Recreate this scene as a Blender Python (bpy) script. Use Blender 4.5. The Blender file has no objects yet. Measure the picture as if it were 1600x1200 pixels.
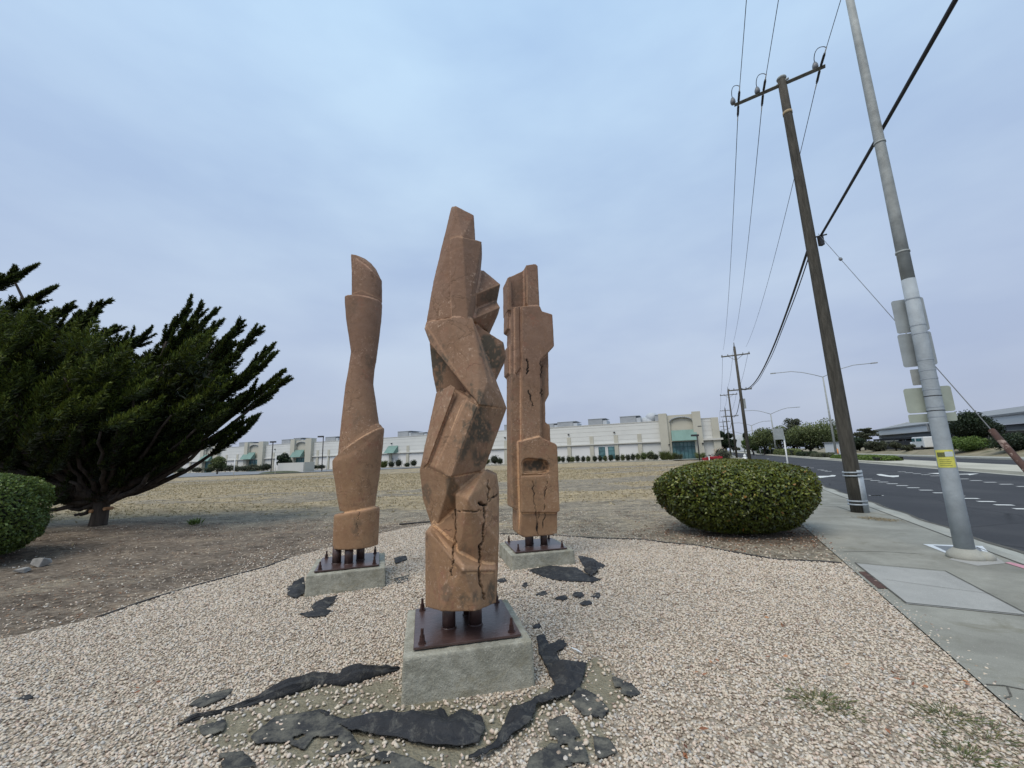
import bpy, bmesh, math, random
import numpy as np
from mathutils import Vector, Matrix
random.seed(7); RNG = np.random.default_rng(11)
S = bpy.context.scene
COL = S.collection
# ------------------------------------------------------------------ camera
FPX = 630.0; ROLL = .034; EYE = 1.6
PITCH = math.atan(114 * math.cos(ROLL) / FPX)
cam = bpy.data.cameras.new("camera"); camo = bpy.data.objects.new("camera", cam); COL.objects.link(camo)
cam.sensor_fit = 'HORIZONTAL'; cam.sensor_width = 36; cam.lens = 36 * FPX / 1600
cam.clip_start = .05; cam.clip_end = 5000
camo.matrix_world = Matrix.Translation((0, 0, EYE)) @ Matrix.Rotation(math.pi/2 + PITCH, 4, 'X') @ Matrix.Rotation(-ROLL, 4, 'Z')
S.camera = camo
S.render.resolution_x = 1024; S.render.resolution_y = 768
S.view_settings.view_transform = 'Standard'; S.view_settings.look = 'None'
S.view_settings.exposure = 0.14; S.view_settings.gamma = 1
# ------------------------------------------------------------------ world: overcast sky over a Nishita sky
SUN_EL, SUN_AZ = math.radians(57), math.radians(-142)     # azimuth from +Y towards +X
W = bpy.data.worlds.new("World"); S.world = W; W.use_nodes = True
nt = W.node_tree; nt.nodes.clear()
def wn(t, **k):
    n = nt.nodes.new(t)
    for a, b in k.items(): setattr(n, a, b)
    return n
out = wn('ShaderNodeOutputWorld'); bg = wn('ShaderNodeBackground'); bg.inputs[1].default_value = .1
sky = wn('ShaderNodeTexSky', sky_type='NISHITA', sun_disc=False, sun_elevation=SUN_EL, sun_rotation=SUN_AZ)
sky.air_density = 1.0; sky.dust_density = 2.0
tc = wn('ShaderNodeTexCoord'); sep = wn('ShaderNodeSeparateXYZ'); nt.links.new(tc.outputs['Generated'], sep.inputs[0])
mp = wn('ShaderNodeMapping'); mp.inputs['Scale'].default_value = (1, 1, 2.6); nt.links.new(tc.outputs['Generated'], mp.inputs[0])
no = wn('ShaderNodeTexNoise'); no.inputs['Scale'].default_value = 1.9; no.inputs['Detail'].default_value = 5; no.inputs['Roughness'].default_value = .5
nt.links.new(mp.outputs[0], no.inputs['Vector'])
rmp = wn('ShaderNodeValToRGB')          # colour of the cloud layer by height over the horizon
e = rmp.color_ramp; e.elements[0].position = 0; e.elements[0].color = (4.45, 5.0, 6.3, 1)
e.elements[1].position = 1; e.elements[1].color = (5.2, 7.6, 10.0, 1)
for p, c in ((.10, (4.3, 4.9, 6.35, 1)), (.28, (4.8, 5.75, 7.4, 1)), (.5, (4.7, 6.05, 8.0, 1)), (.72, (4.8, 6.55, 8.8, 1))):
    x = e.elements.new(p); x.color = c
nt.links.new(sep.outputs['Z'], rmp.inputs[0])
cr = wn('ShaderNodeValToRGB'); cr.color_ramp.elements[0].position = .35; cr.color_ramp.elements[0].color = (.89, .90, .94, 1)
cr.color_ramp.elements[1].position = .68; cr.color_ramp.elements[1].color = (1.15, 1.13, 1.07, 1)
nt.links.new(no.outputs[0], cr.inputs[0])
mul = wn('ShaderNodeMix', data_type='RGBA', blend_type='MULTIPLY'); mul.inputs[0].default_value = 1
nt.links.new(rmp.outputs[0], mul.inputs[6]); nt.links.new(cr.outputs[0], mul.inputs[7])
mx = wn('ShaderNodeMix', data_type='RGBA'); mx.inputs[0].default_value = .88
nt.links.new(sky.outputs[0], mx.inputs[6]); nt.links.new(mul.outputs[2], mx.inputs[7])
nt.links.new(mx.outputs[2], bg.inputs[0]); nt.links.new(bg.outputs[0], out.inputs[0])
# ------------------------------------------------------------------ sun (veiled)
sl = bpy.data.lights.new("sun", 'SUN'); sl.energy = 2.0; sl.angle = math.radians(40); sl.color = (1, .89, .75)
so = bpy.data.objects.new("sun", sl); COL.objects.link(so)
sd = Vector((math.sin(SUN_AZ)*math.cos(SUN_EL), math.cos(SUN_AZ)*math.cos(SUN_EL), math.sin(SUN_EL)))
so.rotation_euler = sd.to_track_quat('Z', 'Y').to_euler(); so.location = (0, 0, 30)
# ------------------------------------------------------------------ helpers
def ray(x, y):
    u = x - 800; v = 600 - y; c, s = math.cos(ROLL), math.sin(ROLL)
    a = u*c + v*s; b = -u*s + v*c
    return Vector((a, FPX*math.cos(PITCH) - b*math.sin(PITCH), FPX*math.sin(PITCH) + b*math.cos(PITCH)))
def g(x, y, z=0.):
    d = ray(x, y); return Vector((0, 0, EYE)) + d * ((z-EYE)/d.z)
def aY(x, y, Y):
    d = ray(x, y); return Vector((0, 0, EYE)) + d * (Y/d.y)
def aP(x, y, o, n):
    d = ray(x, y); e_ = Vector((0, 0, EYE)); return e_ + d * ((Vector(o)-e_).dot(n)/d.dot(n))
def tag(o, label=None, cat=None, group=None, kind=None):
    if label: o['label'] = label
    if cat: o['category'] = cat
    if group: o['group'] = group
    if kind: o['kind'] = kind
    return o
def thing(name, label, cat, loc=(0, 0, 0), group=None):
    o = bpy.data.objects.new(name, None); o.empty_display_size = .2; COL.objects.link(o); o.location = loc
    return tag(o, label, cat, group)
def mesh_obj(name, me, parent=None):
    o = bpy.data.objects.new(name, me); COL.objects.link(o)
    if parent is not None: o.parent = parent
    return o
def chain_loc(p):
    v = Vector((0, 0, 0))
    while p is not None: v += Vector(p.location); p = p.parent
    return v
def np_mesh(name, V, F, mat, parent=None, smooth=False, attrs=None):
    """V (n,3) world coordinates, F (m,k) same-size faces"""
    V = np.asarray(V, dtype=np.float32).copy(); F = np.asarray(F, dtype=np.int32)
    if parent is not None: V -= np.array(chain_loc(parent), dtype=np.float32)
    me = bpy.data.meshes.new(name); m, k = F.shape
    me.vertices.add(len(V)); me.vertices.foreach_set('co', V.ravel())
    me.loops.add(m*k); me.loops.foreach_set('vertex_index', F.ravel())
    me.polygons.add(m); me.polygons.foreach_set('loop_start', np.arange(0, m*k, k, dtype=np.int32))
    if smooth: me.polygons.foreach_set('use_smooth', np.ones(m, dtype=bool))
    me.update(calc_edges=True)
    for n, a in (attrs or {}).items():
        at = me.attributes.new(n, 'FLOAT', 'POINT'); at.data.foreach_set('value', np.asarray(a, dtype=np.float32))
    me.materials.append(mat)
    return mesh_obj(name, me, parent)
class MB:
    def __init__(s): s.v = []; s.f = []; s.sm = []
    def add(s, V, F, smooth=False):
        b = len(s.v); s.v += [tuple(p) for p in V]
        for f in F: s.f.append([i+b for i in f]); s.sm.append(smooth)
        return s
    def box(s, c, d, rz=0, M=None):
        x, y, z = d[0]/2, d[1]/2, d[2]/2; co, si = math.cos(rz), math.sin(rz); V = []
        for k in (-z, z):
            for a, b in ((-x, -y), (x, -y), (x, y), (-x, y)):
                p = Vector((a, b, k)); p = M @ p if M else Vector((a*co-b*si, a*si+b*co, k)); V.append(p+Vector(c))
        return s.add(V, [(3, 2, 1, 0), (4, 5, 6, 7), (0, 1, 5, 4), (1, 2, 6, 5), (2, 3, 7, 6), (3, 0, 4, 7)])
    def tube(s, pts, r, n=10, cap=True, smooth=True):
        P = [Vector(p) for p in pts]; R = r if isinstance(r, (list, tuple)) else [r]*len(P)
        V = []; F = []; up = None
        for i, p in enumerate(P):
            t = (P[min(i+1, len(P)-1)] - P[max(i-1, 0)]).normalized()
            if up is None: up = Vector((0, 0, 1)) if abs(t.z) < .9 else Vector((1, 0, 0))
            a = t.cross(up).normalized(); b = a.cross(t).normalized(); up = b
            for k in range(n):
                th = 2*math.pi*k/n; V.append(p + a*math.cos(th)*R[i] + b*math.sin(th)*R[i])
        for i in range(len(P)-1):
            for k in range(n): F.append((i*n+k, i*n+(k+1) % n, (i+1)*n+(k+1) % n, (i+1)*n+k))
        base = len(s.v); s.add(V, F, smooth)
        if cap:
            s.f.append([base+k for k in range(n)][::-1]); s.sm.append(False)
            s.f.append([base+(len(P)-1)*n+k for k in range(n)]); s.sm.append(False)
        return s
    def prism(s, poly, vec):
        n = len(poly); P = [Vector(p) for p in poly]; Q = [p+Vector(vec) for p in P]
        return s.add(P+Q, [tuple(range(n))[::-1], tuple(range(n, 2*n))] + [(i, (i+1) % n, n+(i+1) % n, n+i) for i in range(n)])
    def hull(s, pts):
        bm = bmesh.new()
        for p in pts: bm.verts.new(p)
        r = bmesh.ops.convex_hull(bm, input=list(bm.verts))
        bad = list({x for x in r['geom_interior'] + r['geom_unused'] if isinstance(x, bmesh.types.BMVert)})
        if bad: bmesh.ops.delete(bm, geom=bad, context='VERTS')
        bmesh.ops.recalc_face_normals(bm, faces=list(bm.faces)); bm.verts.index_update()
        s.add([v.co.copy() for v in bm.verts], [[v.index for v in f.verts] for f in bm.faces]); bm.free(); return s
    def ball(s, c, r, n=12, m=8):
        r = r if isinstance(r, (tuple, list)) else (r, r, r); V = []; F = []
        for i in range(m+1):
            ph = math.pi*i/m
            for k in range(n):
                th = 2*math.pi*k/n; V.append((c[0]+r[0]*math.sin(ph)*math.cos(th), c[1]+r[1]*math.sin(ph)*math.sin(th), c[2]+r[2]*math.cos(ph)))
        for i in range(m):
            for k in range(n): F.append((i*n+k, (i+1)*n+k, (i+1)*n+(k+1) % n, i*n+(k+1) % n))
        return s.add(V, F, True)
    def build(s, name, mat, parent=None, bevel=0, label=None):
        off = chain_loc(parent) if parent is not None else Vector((0, 0, 0))
        me = bpy.data.meshes.new(name); me.from_pydata([tuple(Vector(v)-off) for v in s.v], [], s.f)
        me.polygons.foreach_set('use_smooth', s.sm); me.update()
        bm = bmesh.new(); bm.from_mesh(me); bmesh.ops.recalc_face_normals(bm, faces=list(bm.faces)); bm.to_mesh(me); bm.free()
        me.materials.append(mat); o = mesh_obj(name, me, parent)
        if bevel:
            b = o.modifiers.new('bevel', 'BEVEL'); b.width = bevel; b.segments = 2; b.limit_method = 'ANGLE'
        if label: o['label'] = label
        return o
def copy_tree(o, parent=None):
    c = o.copy(); COL.objects.link(c)
    if parent is not None: c.parent = parent
    for ch in list(o.children): copy_tree(ch, c)
    return c
def vnoise(x, y, seed=0):
    """smooth value noise 0..1 on arrays"""
    x = np.asarray(x, float); y = np.asarray(y, float); xi = np.floor(x).astype(np.int64); yi = np.floor(y).astype(np.int64)
    def h(a, b):
        n = (a*374761393 + b*668265263 + seed*1442695041) & 0xffffffff; n = ((n ^ (n >> 13))*1274126177) & 0xffffffff
        return ((n ^ (n >> 16)) & 0xffff)/65535.
    fx = x-xi; fy = y-yi; fx = fx*fx*(3-2*fx); fy = fy*fy*(3-2*fy)
    return (h(xi, yi)*(1-fx)+h(xi+1, yi)*fx)*(1-fy) + (h(xi, yi+1)*(1-fx)+h(xi+1, yi+1)*fx)*fy
def fbm(x, y, seed=0, o=4):
    r = 0; a = .5; t = 0
    for i in range(o): r = r + a*vnoise(x*2**i+i*17.3, y*2**i-i*9.1, seed+i); t += a; a *= .5
    return r/t
def inpoly(x, y, poly):
    x = np.asarray(x); y = np.asarray(y); r = np.zeros(x.shape, bool); n = len(poly)
    for i in range(n):
        x0, y0 = poly[i][0], poly[i][1]; x1, y1 = poly[(i+1) % n][0], poly[(i+1) % n][1]
        if y0 == y1: continue
        c = ((y0 > y) != (y1 > y)) & (x < (x1-x0)*(y-y0)/(y1-y0)+x0); r ^= c
    return r
def sst(a, b, x):
    t = np.clip((x-a)/(b-a), 0, 1); return t*t*(3-2*t)
# ------------------------------------------------------------------ materials
class NT:
    def __init__(s, name):
        s.m = bpy.data.materials.new(name); s.m.use_nodes = True; s.t = s.m.node_tree
        s.b = s.t.nodes['Principled BSDF']; s.n = s.t.nodes; s.l = s.t.links
        s.tc = s.n.new('ShaderNodeTexCoord')
    def link(s, a, b): s.l.new(a, b)
    def noise(s, scale, detail=4, rough=.55, stretch=None, dist=0):
        n = s.n.new('ShaderNodeTexNoise'); n.inputs['Scale'].default_value = scale; n.inputs['Detail'].default_value = detail
        n.inputs['Roughness'].default_value = rough; n.inputs['Distortion'].default_value = dist
        src = s.tc.outputs['Object']
        if stretch:
            m = s.n.new('ShaderNodeMapping'); m.inputs['Scale'].default_value = stretch; s.link(src, m.inputs[0]); src = m.outputs[0]
        s.link(src, n.inputs['Vector']); return n.outputs[0]
    def voro(s, scale, feat='F1', out='Distance', stretch=None):
        n = s.n.new('ShaderNodeTexVoronoi'); n.feature = feat; n.inputs['Scale'].default_value = scale
        src = s.tc.outputs['Object']
        if stretch:
            m = s.n.new('ShaderNodeMapping'); m.inputs['Scale'].default_value = stretch; s.link(src, m.inputs[0]); src = m.outputs[0]
        s.link(src, n.inputs['Vector']); return n.outputs[out]
    def ramp(s, fac, stops, interp='LINEAR'):
        r = s.n.new('ShaderNodeValToRGB'); r.color_ramp.interpolation = interp; e = r.color_ramp.elements
        e[0].position = stops[0][0]; e[0].color = (*stops[0][1], 1); e[1].position = stops[-1][0]; e[1].color = (*stops[-1][1], 1)
        for p, c in stops[1:-1]: x = e.new(p); x.color = (*c, 1)
        s.link(fac, r.inputs[0]); return r.outputs[0]
    def mix(s, fac, a, b, mode='MIX'):
        m = s.n.new('ShaderNodeMix'); m.data_type = 'RGBA'; m.blend_type = mode
        for sock, v in ((m.inputs[0], fac), (m.inputs[6], a), (m.inputs[7], b)):
            if isinstance(v, (int, float)): sock.default_value = v
            elif isinstance(v, tuple): sock.default_value = (*v, 1)
            else: s.link(v, sock)
        return m.outputs[2]
    def bw(s, fac, lo, hi): return s.ramp(fac, [(lo, (0, 0, 0)), (hi, (1, 1, 1))])
    def math(s, op, a, b=0.):
        m = s.n.new('ShaderNodeMath'); m.operation = op
        for i, v in enumerate((a, b)):
            if isinstance(v, (int, float)): m.inputs[i].default_value = v
            else: s.link(v, m.inputs[i])
        return m.outputs[0]
    def attr(s, name):
        a = s.n.new('ShaderNodeAttribute'); a.attribute_name = name; return a.outputs['Fac']
    def col(s, c):
        if isinstance(c, tuple): s.b.inputs['Base Color'].default_value = (*c, 1)
        else: s.link(c, s.b.inputs['Base Color'])
        return s
    def rough(s, v, spec=.5, metal=0):
        s.b.inputs['Roughness'].default_value = v; s.b.inputs['Specular IOR Level'].default_value = spec; s.b.inputs['Metallic'].default_value = metal; return s
    def bump(s, h, strength=.5, dist=.02):
        b = s.n.new('ShaderNodeBump'); b.inputs['Strength'].default_value = strength; b.inputs['Distance'].default_value = dist
        s.link(h, b.inputs['Height']); s.link(b.outputs[0], s.b.inputs['Normal']); return s
def plain(name, c, rough=.7, var=.18, scale=3., bump=0, metal=0, spec=.4, detail=5):
    n = NT(name); f = n.noise(scale, detail, .6)
    lo = tuple(x*(1-var) for x in c); hi = tuple(min(1, x*(1+var)) for x in c)
    n.col(n.ramp(f, [(.3, lo), (.7, hi)])).rough(rough, spec, metal)
    if bump: n.bump(n.noise(scale*9, 4), bump, .02)
    return n.m
M = {}
def leafmat(name, cols, trans=.0, rough=.55, spec=.35):
    n = NT(name); n.col(n.ramp(n.attr('rnd'), cols)).rough(rough, spec)
    if trans:
        t = n.n.new('ShaderNodeBsdfTranslucent'); t.inputs[0].default_value = (*cols[-1][1], 1)
        mxs = n.n.new('ShaderNodeMixShader'); mxs.inputs[0].default_value = trans
        n.link(n.b.outputs[0], mxs.inputs[1]); n.link(t.outputs[0], mxs.inputs[2])
        n.link(mxs.outputs[0], n.n['Material Output'].inputs[0])
    return n.m
# terracotta coloured cast concrete of the columns
def m_terracotta(seed):
    n = NT('terracotta_concrete')
    big = n.noise(1.6+seed*.2, 5, .6); mid = n.noise(7, 6, .65); fine = n.noise(70, 3, .6)
    c = n.ramp(big, [(.3, (.40, .235, .125)), (.5, (.54, .335, .185)), (.7, (.64, .43, .26))])
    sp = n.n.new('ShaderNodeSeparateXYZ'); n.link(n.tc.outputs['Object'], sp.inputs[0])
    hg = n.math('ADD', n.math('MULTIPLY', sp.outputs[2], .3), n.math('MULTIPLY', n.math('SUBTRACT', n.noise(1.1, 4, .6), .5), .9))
    c = n.mix(n.bw(hg, .25, 1.0), c, n.ramp(n.noise(3.3, 6, .7), [(.3, (.29, .175, .12)), (.7, (.45, .295, .215))]))  # browner with height: the dimmer light up there is painted into the colour
    c = n.mix(n.math('MULTIPLY', n.bw(mid, .50, .72), .6), c, (.40, .235, .14))
    c = n.mix(n.math('MULTIPLY', n.bw(n.noise(11, 7, .8, dist=.4), .53, .66), .55), c, (.25, .140, .085))
    red = n.math('MULTIPLY', n.bw(n.noise(3.1, 5, .7, dist=.6), .52, .66), n.bw(n.noise(28, 4, .7), .42, .62))
    c = n.mix(n.math('MULTIPLY', red, .8), c, (.42, .18, .12))
    pale = n.math('MULTIPLY', n.bw(n.noise(2.3, 5, .75, dist=.8), .55, .70), n.bw(n.noise(22, 5, .75), .50, .66))
    c = n.mix(n.math('MULTIPLY', pale, .7), c, (.46, .37, .28))
    lich = n.math('MULTIPLY', n.bw(n.noise(1.5, 4, .6, stretch=(1, 1, .55), dist=.5), .53, .68), n.bw(n.noise(14, 5, .75, stretch=(1, 1, .6)), .43, .58))
    c = n.mix(n.math('MULTIPLY', lich, .45), c, (.085, .068, .045))
    vein = n.bw(n.voro(3.3, 'DISTANCE_TO_EDGE'), .035, .0)
    w = n.n.new('ShaderNodeTexVoronoi'); w.feature = 'DISTANCE_TO_EDGE'; w.inputs['Scale'].default_value = 4.6
    vm = n.n.new('ShaderNodeVectorMath'); vm.operation = 'ADD'
    nz = n.n.new('ShaderNodeTexNoise'); nz.inputs['Scale'].default_value = 5; nz.inputs['Detail'].default_value = 5
    sc = n.n.new('ShaderNodeVectorMath'); sc.operation = 'SCALE'; sc.inputs['Scale'].default_value = .35
    n.link(n.tc.outputs['Object'], nz.inputs['Vector']); n.link(nz.outputs['Color'], sc.inputs[0])
    n.link(n.tc.outputs['Object'], vm.inputs[0]); n.link(sc.outputs[0], vm.inputs[1]); n.link(vm.outputs[0], w.inputs['Vector'])
    vein = n.math('MULTIPLY', n.ramp(w.outputs['Distance'], [(0., (1, 1, 1)), (.022, (0, 0, 0))]), n.bw(n.noise(1.9, 3), .42, .54))
    c = n.mix(n.math('MULTIPLY', vein, .62), c, (.10, .065, .04))
    c = n.mix(n.math('MULTIPLY', n.bw(fine, .58, .76), .25), c, (.20, .11, .06))
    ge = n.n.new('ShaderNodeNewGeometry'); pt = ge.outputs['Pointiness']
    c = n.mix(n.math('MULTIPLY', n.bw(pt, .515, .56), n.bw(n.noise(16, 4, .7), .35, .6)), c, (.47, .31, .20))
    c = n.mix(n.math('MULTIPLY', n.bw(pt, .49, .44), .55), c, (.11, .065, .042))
    c = n.mix(n.math('MULTIPLY', n.bw(n.noise(24, 6, .82), .55, .70), n.bw(n.noise(2.7, 4, .6), .42, .62)), c, (.60, .44, .33))
    c = n.mix(n.attr('stain'), c, (.085, .074, .056))
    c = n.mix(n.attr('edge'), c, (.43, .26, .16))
    c = n.mix(n.attr('crack'), c, (.012, .010, .009))
    n.col(c).rough(.9, .25)
    h = n.math('ADD', n.math('MULTIPLY', n.noise(26, 6, .7), .6), n.math('MULTIPLY', n.noise(120, 3, .6), .35))
    h = n.math('SUBTRACT', h, n.math('MULTIPLY', vein, .5))
    n.bump(h, .5, .012); return n.m
def m_concrete(name, a, b, scale=3, bump=.3, stain=None, grit=True):
    n = NT(name); c = n.ramp(n.noise(scale, 6, .65), [(.3, a), (.7, b)])
    c = n.mix(n.math('MULTIPLY', n.bw(n.noise(scale*.35, 5, .7, dist=.5), .48, .66), .55), c, tuple(x*.72 for x in a))
    if grit:
        c = n.mix(n.math('MULTIPLY', n.bw(n.noise(170, 2, .5), .56, .72), .5), c, tuple(x*.5 for x in a))
        c = n.mix(n.math('MULTIPLY', n.bw(n.noise(60, 3, .6), .60, .74), .5), c, tuple(min(1, x*1.45) for x in b))
    if stain: c = n.mix(n.bw(n.noise(1.7, 5, .7, dist=.7), .58, .74), c, stain)
    n.col(c).rough(.88, .3).bump(n.noise(60, 5, .65), bump, .01); return n.m
M['plinth'] = m_concrete('plinth_concrete', (.25, .245, .195), (.47, .46, .385), 7, 1.0, (.25, .225, .15))
M['steel'] = plain('oxide_red_steel', (.066, .040, .036), .30, .4, 5, .12, spec=.55)
M['bolt'] = plain('rusty_bolt', (.045, .020, .016), .55, .45, 30, .3)
M['walk'] = m_concrete('sidewalk_concrete', (.205, .20, .168), (.33, .325, .28), 1.3, .3, (.185, .175, .13))
_w = M['walk'].node_tree
M['walk2'] = m_concrete('vault_lid_concrete', (.30, .30, .28), (.38, .375, .35), 1.5, .25)
M['curb'] = m_concrete('curb_concrete', (.30, .30, .265), (.40, .40, .35), 1.5, .25)
M['median'] = m_concrete('median_concrete', (.40, .385, .32), (.50, .48, .40), .7, .2)
def m_asphalt():
    n = NT('asphalt'); c = n.ramp(n.noise(.35, 6, .6, stretch=(1, .4, 1)), [(.3, (.027, .028, .031)), (.7, (.044, .045, .049))])
    c = n.mix(n.math('MULTIPLY', n.bw(n.noise(.22, 5, .7, dist=.6), .50, .60), .4), c, (.062, .062, .063))
    c = n.mix(n.math('MULTIPLY', n.ramp(n.voro(.32, 'DISTANCE_TO_EDGE'), [(0., (1, 1, 1)), (.012, (0, 0, 0))]), n.bw(n.noise(.3, 3), .46, .56)), c, (.012, .012, .013))
    c = n.mix(n.math('MULTIPLY', n.bw(n.noise(120, 2, .6), .55, .75), .6), c, (.10, .10, .105))
    n.col(c).rough(.85, .3).bump(n.noise(150, 3), .4, .01); return n.m
M['asphalt'] = m_asphalt()
M['lot'] = plain('parking_asphalt', (.20, .21, .22), .9, .2, .4, .1)
def m_paint():
    n = NT('road_paint'); n.col(n.mix(n.bw(n.noise(14, 5, .7), .54, .66), (.62, .63, .60), (.22, .22, .22))).rough(.7); return n.m
M['paint'] = m_paint()
def m_ground():
    n = NT('ground'); st, di, gr, fa = n.attr('straw'), n.attr('dirt'), n.attr('gravel'), n.attr('bare')
    # scruffy grey grit base
    base = n.ramp(n.noise(9, 7, .72), [(.28, (.135, .110, .078)), (.5, (.265, .225, .160)), (.72, (.40, .355, .275))])
    grit = n.ramp(n.voro(38, 'F1', 'Color'), [(.2, (.13, .11, .085)), (.6, (.29, .26, .21)), (.95, (.50, .46, .39))])
    base = n.mix(.45, base, grit)
    straw = n.ramp(n.noise(11, 8, .78, stretch=(1, 2.2, 1)), [(.26, (.155, .120, .075)), (.48, (.345, .280, .180)), (.74, (.53, .45, .31))])
    k = n.math('ADD', st, n.math('MULTIPLY', n.math('SUBTRACT', n.noise(1.6, 6, .75), .5), 1.5))
    c = n.mix(n.bw(k, .38, .66), base, straw)
    green = n.math('MULTIPLY', n.bw(n.noise(.55, 5, .7), .61, .72), n.math('MULTIPLY', st, .4))
    c = n.mix(green, c, (.17, .19, .07))
    dirt = n.ramp(n.noise(8, 8, .75, stretch=(1, 1.8, 1)), [(.28, (.070, .055, .043)), (.46, (.155, .122, .092)), (.62, (.26, .22, .175)), (.78, (.41, .375, .32))])
    kd = n.math('ADD', di, n.math('MULTIPLY', n.math('SUBTRACT', n.noise(1.7, 7, .8, stretch=(1, 2.0, 1)), .5), 1.7))
    c = n.mix(n.bw(kd, .32, .72), c, dirt)
    grv = n.ramp(n.voro(46, 'F1', 'Color'), [(.1, (.26, .205, .155)), (.4, (.42, .36, .28)), (.7, (.52, .46, .375)), (.97, (.62, .57, .49))])
    grv = n.mix(n.math('MULTIPLY', n.bw(n.voro(46), .40, .8), .6), grv, (.17, .14, .11))
    c = n.mix(n.bw(gr, .35, .6), c, grv)
    bare = n.ramp(n.noise(13, 7, .7), [(.3, (.185, .165, .115)), (.7, (.31, .285, .21))])
    c = n.mix(n.bw(n.math('ADD', fa, n.math('MULTIPLY', n.math('SUBTRACT', n.noise(9, 5, .7), .5), .9)), .4, .62), c, bare)
    tone = n.ramp(n.math('ADD', n.math('MULTIPLY', n.noise(.9, 6, .75, stretch=(1, 1.7, 1)), .5), n.math('MULTIPLY', n.noise(5, 6, .8), .5)), [(.40, (.46, .45, .45)), (.5, (.96, .96, .96)), (.60, (1.42, 1.38, 1.30))])
    c = n.mix(n.math('SUBTRACT', 1.0, gr), c, n.mix(1.0, c, tone, 'MULTIPLY'))
    n.col(c).rough(.95, .15)
    h = n.math('ADD', n.noise(22, 8, .75), n.math('MULTIPLY', n.voro(46), .8))
    n.bump(h, .7, .03); return n.m
M['ground'] = m_ground()
n = NT('pebbles')
n.col(n.mix(.12, n.ramp(n.attr('rnd'), [(0, (.18, .11, .08)), (.05, (.29, .22, .16)), (.16, (.43, .35, .26)), (.36, (.56, .47, .36)), (.54, (.64, .56, .44)), (.70, (.60, .46, .36)), (.82, (.55, .51, .45)), (.92, (.66, .59, .49)), (.97, (.28, .27, .265)), (1, (.76, .72, .63))]), n.ramp(n.noise(90, 3), [(.3, (.1, .08, .06)), (.7, (.9, .88, .84))]))).rough(.8, .3)
M['pebble'] = n.m
def m_fabric():
    n = NT('landscape_fabric')
    c = n.ramp(n.noise(6, 6, .7), [(.3, (.016, .017, .020)), (.6, (.028, .030, .034)), (.85, (.055, .056, .056))])
    c = n.mix(n.math('MULTIPLY', n.bw(n.noise(9, 7, .8, dist=.8), .50, .68), .7), c, (.15, .145, .125))
    n.col(c).rough(.75, .35).bump(n.math('ADD', n.noise(7, 5, .65, dist=2.2), n.math('MULTIPLY', n.noise(90, 3), .12)), .7, .03); return n.m
M['fabric'] = m_fabric()
def m_fabric2():
    n = NT('dusty_fabric')
    c = n.mix(n.bw(n.noise(7, 7, .75), .42, .62), (.042, .044, .046), (.155, .150, .125))
    n.col(c).rough(.95, .2).bump(n.noise(40, 6, .8), .5, .01); return n.m
M['fabric2'] = m_fabric2()
M['edging'] = plain('black_edging', (.035, .033, .032), .7, .4, 8)
def m_bark(name, a, b, sc=9):
    n = NT(name); f = n.noise(sc, 7, .7, stretch=(1, 1, .12)); n.col(n.ramp(f, [(.3, a), (.7, b)])).rough(.92, .2).bump(f, .9, .03); return n.m
M['bark'] = m_bark('cypress_bark', (.018, .014, .012), (.085, .07, .058))
M['polewood'] = m_bark('weathered_pole_wood', (.040, .038, .032), (.118, .110, .092), 16)
M['armwood'] = m_bark('crossarm_wood', (.09, .088, .072), (.20, .19, .155), 12)
M['galv'] = plain('galvanized_steel', (.36, .40, .43), .5, .16, 9, .12, metal=.25)
M['galvold'] = plain('weathered_lamp_column', (.31, .33, .32), .72, .22, 6, .2, metal=.1)
M['lampcol'] = plain('painted_column_base', (.33, .37, .395), .7, .16, 4, .25, metal=.05)
M['signback'] = plain('aluminium_sign_back', (.33, .36, .36), .45, .14, 5, .05, metal=.45)
M['signback_y'] = plain('yellowed_sign_back', (.36, .40, .34), .55, .12, 4, .05, metal=.2)
M['dark'] = plain('dark_metal', (.035, .035, .038), .6, .2)
M['wire'] = plain('cable_sheath', (.022, .022, .026), .6, .2)
M['wiregrey'] = plain('steel_strand', (.16, .17, .18), .5, .2)
M['porcelain'] = plain('grey_insulator', (.16, .17, .18), .4, .15)
M['white'] = plain('white_paint', (.66, .68, .68), .55, .06, 4)
M['yellow'] = plain('yellow_paper', (.62, .60, .12), .6, .10, 40)
M['notice_dark'] = plain('notice_photo', (.12, .13, .05), .6, .4, 80)
M['notice_pale'] = plain('notice_pale', (.50, .56, .55), .6, .1, 40)
M['rust'] = NT('rusty_pipe'); _n = M['rust']
_n.col(_n.mix(_n.bw(_n.noise(9, 5, .7), .58, .66), _n.ramp(_n.noise(5, 6, .7), [(.3, (.05, .026, .020)), (.7, (.105, .050, .034))]), (.30, .22, .18))).rough(.85); M['rust'] = _n.m
M['wall'] = plain('white_stucco', (.60, .615, .60), .9, .05, .25, .05)
M['wall2'] = plain('white_panel', (.68, .69, .69), .8, .04, .2)
M['beige'] = plain('beige_stucco', (.46, .45, .385), .9, .07, .3, .05)
M['beige_in'] = plain('arch_stucco', (.50, .485, .41), .9, .06, .3)
M['ledge'] = plain('ledge_stucco', (.52, .52, .49), .85, .05, .5)
M['awning'] = plain('green_awning', (.155, .255, .225), .7, .12, .8)
M['frame'] = plain('teal_frame', (.035, .115, .125), .5, .15)
n = NT('tinted_glass'); n.col(n.ramp(n.noise(.7, 4), [(.35, (.045, .10, .115)), (.65, (.11, .24, .26))])).rough(.12, .7); M['glass'] = n.m
M['roofunit'] = plain('rooftop_unit_metal', (.29, .31, .33), .6, .12, .5)
M['roofunit2'] = plain('rooftop_unit_top', (.40, .43, .46), .6, .1, .5)
M['greyroof'] = plain('grey_roof', (.225, .24, .25), .85, .1, .1)
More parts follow.
